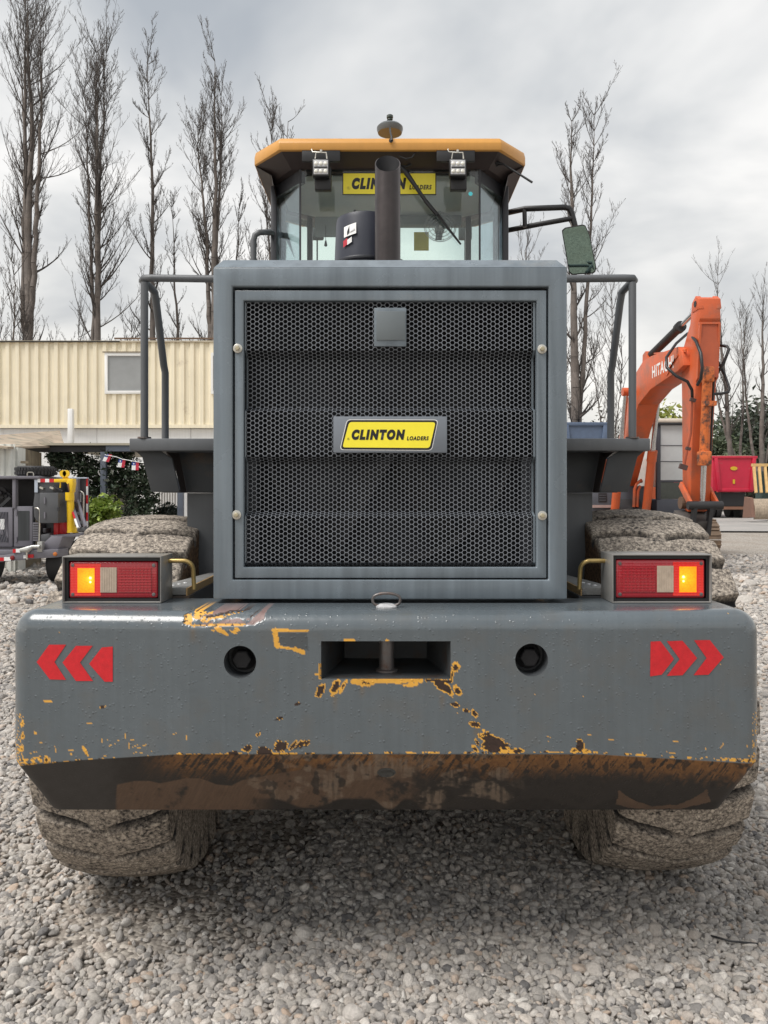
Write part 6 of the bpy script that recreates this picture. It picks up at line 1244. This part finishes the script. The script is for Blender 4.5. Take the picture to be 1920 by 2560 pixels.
# ------------------------------------------------------------------ bare trees
BARK = M('poplar_bark', (.14, .12, .108), .9, var=.3, scale=3, streak=.2, bump=.5, bscale=20); TWIG = M('twig_bark', (.075, .065, .06), .9, var=.25, scale=2)
def tubes_np(segs, n):
    S = np.array(segs); P0, P1, R0, R1 = S[:, 0:3], S[:, 3:6], S[:, 6], S[:, 7]
    d = P1 - P0; d /= np.linalg.norm(d, axis=1)[:, None] + 1e-9; ref = np.where(np.abs(d[:, 2:3]) > .9, np.array([[1., 0, 0]]), np.array([[0, 0, 1.]]))
    u = np.cross(d, ref); u /= np.linalg.norm(u, axis=1)[:, None]; v = np.cross(d, u)
    a = np.arange(n) * 2 * math.pi / n; c, s = np.cos(a), np.sin(a)
    ring = u[:, None] * c[None, :, None] + v[:, None] * s[None, :, None]
    V = np.concatenate([P0[:, None] + ring * R0[:, None, None], P1[:, None] + ring * R1[:, None, None]], 1).reshape(-1, 3)
    k = np.arange(n); q = np.stack([k, (k + 1) % n, n + (k + 1) % n, n + k], -1); Q = (np.arange(len(S))[:, None, None] * 2 * n + q[None]).reshape(-1, 4)
    return V, Q
def bare_tree(name, label, px, d, h, r0, leaders, seed, spread=.22, dens=1.0, start=.12, curl=.5, reach=1.0, group='bare trees behind the yard', lean=0.0):
    """leaders: (offset in m at the top, height fraction, start fraction)"""
    R = random.Random(seed); x0 = X_(px, d); tk, br, tw = [], [], []
    def grow(p, dr, ln, r, lev, up):
        ns = {0: 16, 1: 7, 2: 5, 3: 2}[lev]; pts = [Vector(p)]; dv = Vector(dr).normalized(); q = Vector(p); rr = r; tg = (tk, br, tw, tw)[lev]
        for i in range(ns):
            t_ = (i + 1) / ns; dv = (dv + Vector((R.gauss(0, .07), R.gauss(0, .07), up * (.35 if lev < 3 else .1) + (curl * -.12 * t_ if lev >= 2 and t_ > .6 else 0))) * (.25 + .18 * lev)).normalized()
            q2 = q + dv * (ln / ns); r2 = max(r * (1 - .88 * t_), .0048); tg.append((*q, *q2, rr, r2)); q, rr = q2, r2; pts.append(q.copy())
            if lev < 3 and (lev > 0):
                for _ in range({1: 2, 2: 3}[lev]):
                    if R.random() < (.80 if lev == 1 else .70) * dens:
                        sd = Vector((R.gauss(0, 1), R.gauss(0, 1), R.uniform(.2, 1.2))).normalized(); nd = (dv * .9 + sd * .75).normalized()
                        grow(q, nd, ln * R.uniform(.22, .45) * (1 - .4 * t_), r2 * .6, lev + 1, .35)
    for (ox, oy, hf, sf) in leaders:
        ht = h * hf; ns = 26; q = Vector((x0, d, 0)) if sf == 0 else Vector((x0 + ox * .06, d + oy * .06, h * sf)); z0 = q.z; rb = r0 * (.74 if sf == 0 else .42) * (hf ** .5); rr = rb; wob = 0
        wx = R.gauss(0, .02)
        for i in range(ns):
            t_ = (i + 1) / ns; z = z0 + (ht - z0) * t_; wx += R.gauss(0, .035) * h / 22
            q2 = Vector((x0 + lean * z + ox * (t_ ** .75) + wx, d + oy * t_ ** .75 + R.gauss(0, .03), z)); r2 = max(rb * (1 - t_) ** .8, .012); tk.append((*q, *q2, rr, r2)); q, rr = q2, r2
            if t_ > start:
                for _ in range(3 if t_ > .7 else 2 if R.random() < .7 else 1):
                    if R.random() < .93 * dens:
                        a = R.uniform(0, 6.283); el = R.uniform(.80, 1.28) if R.random() < .86 else R.uniform(.3, .7); dr = Vector((math.cos(a) * math.cos(el), math.sin(a) * math.cos(el), math.sin(el)))
                        grow(q, dr, h * spread * .84 * R.uniform(.35, 1.05) * (1.0 - .42 * t_) * reach, max(r2 * .34, .017), 1, .75)
    t = empty(name, (x0, d, 0), label, 'tree', group)
    V, Q = tubes_np(tk, 8); mesh_np('trunk', V, Q, BARK, t, True); 
    V1, Q1 = tubes_np(br, 5); V2, Q2 = tubes_np(tw, 3)
    cr = tag(mesh_np('branches', V1, Q1, TWIG, t, True), kind='stuff'); mesh_np('twigs', V2, Q2, TWIG, cr, False)
    return len(Q) + len(Q1) + len(Q2)
NT = 0
NT += bare_tree('poplar_tree', 'tallest bare poplar at the far left, its top cut off by the frame', 72, 33, 23.5, .36, [(.1, 0, 1, 0), (-.9, .3, .9, .28), (.8, -.2, .92, .35), (-.4, .2, .98, .42)], 1, reach=1.05, dens=.82, start=.24)
NT += bare_tree('poplar_tree', 'bare poplar with several close leaders, second from the left', 243, 33, 21.0, .30, [(0, 0, .97, 0), (.55, .2, 1, .3), (-.6, .1, .9, .22), (.25, -.3, .93, .45)], 2, dens=.8, start=.22)
NT += bare_tree('poplar_tree', 'slim single-stemmed bare poplar in the middle of the left row', 375, 34, 20.4, .26, [(0, 0, 1, 0)], 3, spread=.17, dens=1.0, start=.2)
NT += bare_tree('poplar_tree', 'bare poplar with a dense top just left of the cab', 527, 33, 20.0, .30, [(.1, 0, 1, 0), (-.5, .1, .86, .4), (.35, .2, .93, .38)], 4, spread=.20, dens=.85, start=.24)
NT += bare_tree('poplar_tree', 'leaning thin poplar standing left of the dense-topped one', 478, 35, 14.5, .18, [(-.4, 0, 1, 0)], 5, spread=.16, dens=.7, lean=-.03)
NT += bare_tree('poplar_tree', 'slender leaning poplar between the dense-topped one and the cab', 560, 34, 14.0, .17, [(.7, 0, 1, 0)], 6, spread=.17, dens=.8)
NT += bare_tree('poplar_tree', 'bare poplar whose top rises behind the left end of the cab roof', 690, 34, 17.9, .30, [(.35, 0, 1, 0), (-.5, .1, .86, .25), (-1.1, 0, .68, .2), (-.1, .1, 1.02, .5)], 7, spread=.18, dens=.8)
NT += bare_tree('poplar_tree', 'twin-stemmed bare poplar between the cab and the right hand rail', 1432, 31, 16.8, .34, [(.0, 0, .98, 0), (.75, .2, 1, .02)], 8, spread=.22, dens=.85, curl=1.6, start=.18)
for k, (px, d, h, lab, sd) in enumerate(((18, 29, 10.5, 'small forked bare tree at the very left edge above the office', 21), (195, 36, 9.5, 'low bare sapling between the first and second poplars', 22), (315, 37, 9.6, 'thin bare sapling between the second and third poplars', 23), (430, 37, 9.4, 'bushy bare sapling behind the left hand rail', 24), (120, 38, 9.0, 'faint bare sapling beside the tallest poplar', 31),
                                   (640, 38, 12.5, 'bare sapling seen low against the cab grab handle', 25), (1310, 38, 13.5, 'thin bare tree behind the mirror arm', 26), (1520, 36, 10.5, 'spreading bare tree behind the right hand rail', 27), (1380, 37, 11.0, 'bare sapling hidden partly by the hood', 28))):
    NT += bare_tree('bare_sapling', lab, px, d, h, .12, [(.2, 0, 1, 0), (-.6, .1, .8, .25), (.7, -.1, .75, .2)], sd, spread=.34, dens=.62, start=.25, reach=1.0, curl=.3)
NT += bare_tree('forked_tree', 'open bare tree with forked stems behind the crimson truck', 1850, 52, 16.2, .30, [(-1.6, 0, 1, 0), (.6, .3, .86, .12), (-2.5, .2, .8, .2)], 41, spread=.30, dens=.62, start=.3, curl=.2)
NT += bare_tree('forked_tree', 'bare tree at the right edge of the photo above the bulldozer', 1902, 50, 14.8, .30, [(.2, 0, 1, 0), (-1.4, .3, .9, .1), (1.3, .2, .9, .15)], 42, spread=.32, dens=.62, start=.3, curl=.2)
# evergreens and hedges far back
EVG = [(.05, .068, .045), (.07, .088, .06), (.035, .05, .035), (.095, .105, .075)]
def crown_tree(name, label, px, d, h, w_, seed, cols, cat='tree', size=.22, nclump=60, base=.15, group='evergreens at the back of the yard'):
    x0 = X_(px, d); t = empty(name, (x0, d, 0), label, cat, group); P = clumps((x0, d, h * (.5 + base / 2)), (w_, w_, h * (.5 - base / 2)), nclump, 46, seed, .30); P = P[P[:, 2] > .3]; leaf_cloud('crown', cols, P, size, t, seed)
    MB().tube([(x0, d, 0), (x0 + .1, d, h * .4), (x0, d, h * .8)], [.22, .15, .05], 8).build('trunk', BARK, t, smooth=60)
for k, (px, d, h, w_, lab) in enumerate(((1790, 62, 6.3, 2.2, 'pale green rounded evergreen just right of the excavator arm'), (1835, 66, 6.6, 2.6, 'grey-green evergreen above the crimson truck'), (1880, 64, 8.6, 3.0, 'dark evergreen left of the right-edge bare tree'), (1925, 66, 9.4, 3.2, 'tall dark evergreen at the right edge'), (1745, 68, 5.8, 2.6, 'low evergreen hidden behind the excavator arm'))):
    crown_tree('evergreen_tree', lab, px, d, h, w_, 200 + k, EVG if k != 0 else [(.09, .115, .06), (.12, .14, .085), (.06, .08, .045)], nclump=80)
crown_tree('yellow_green_tree', 'yellow-green leafy tree seen under the excavator boom', 1662, 48, 7.1, 1.5, 220, [(.24, .27, .05), (.17, .20, .045), (.32, .33, .08)], size=.18, nclump=40, base=.35)
for k, (px, d, h, w_, lab) in enumerate(((1450, 40, 5.6, 2.4, 'tangled brown undergrowth behind the blue-grey truck'), (1530, 42, 5.2, 2.2, 'tangled undergrowth left of the excavator boom'))):
    crown_tree('undergrowth', lab, px, d, h, w_, 240 + k, [(.06, .055, .04), (.085, .075, .05), (.045, .05, .035)], 'bush', .09, 46, .05, 'undergrowth along the fence line')
P = np.concatenate([clumps((x, 95 + 6 * math.sin(x), 1.6 + .8 * math.sin(x * .7)), (3.2, 2, 2.0), 16, 30, 300 + int(x), .4) for x in range(-20, 70, 4)]); P = P[P[:, 2] > 0]
tag(leaf_cloud('far_hedge', EVG, P, .32, None, 301), 'distant dark hedge line along the horizon', 'hedge', kind='stuff')
# white box lorries parked behind the photographer (they show in the loader's mirror)
def lorry(x0, y, lab):
    t = empty('box_lorry', (x0, y, 0), lab, 'lorry', 'white lorries parked opposite'); LW = M('lorry_white', (.74, .75, .75), .4, var=.04)
    cb3 = MB().prism([(y, .7), (y + .1, 1.5), (y - .25, 2.6), (y - 1.9, 2.7), (y - 1.9, .7)], 'x', x0, x0 + 2.3).build('cab', LW, t, bev=.06)
    MB().add([(x0 + .18, y + .085, 1.58), (x0 + 2.12, y + .085, 1.58), (x0 + 2.08, y - .215, 2.48), (x0 + .22, y - .215, 2.48)], [(0, 1, 2, 3)]).build('windscreen', M('lorry_glass', (.03, .035, .04), .06), cb3)
    MB().box(x0 + .3, x0 + 2.0, y + .06, y + .09, .95, 1.35).build('radiator_grille', BLACKM, cb3)
    for xx in (x0 + .1, x0 + 1.85): MB().box(xx, xx + .35, y + .03, y + .1, .78, .92).build('headlamp', SILV, cb3)
    MB().box(x0 - .08, x0 + 2.38, y - 8, y - 2.1, 1.0, 3.3).build('cargo_box', LW, t, bev=.04)
    for yy in (y - 1.0, y - 6.2):
        for xx in (x0 - .02, x0 + 2.02): MB().lathe([(.25, 0), (.47, 0), (.5, .05), (.5, .25), (.47, .3), (.25, .3)], (xx, yy, .5), 'x', 24).build('wheel', RUBBER, t, smooth=40)
lorry(.3, -8.5, 'white box lorry parked opposite, reflected at the left of the loader mirror'); lorry(3.6, -9.5, 'white box lorry parked opposite, reflected at the right of the loader mirror')
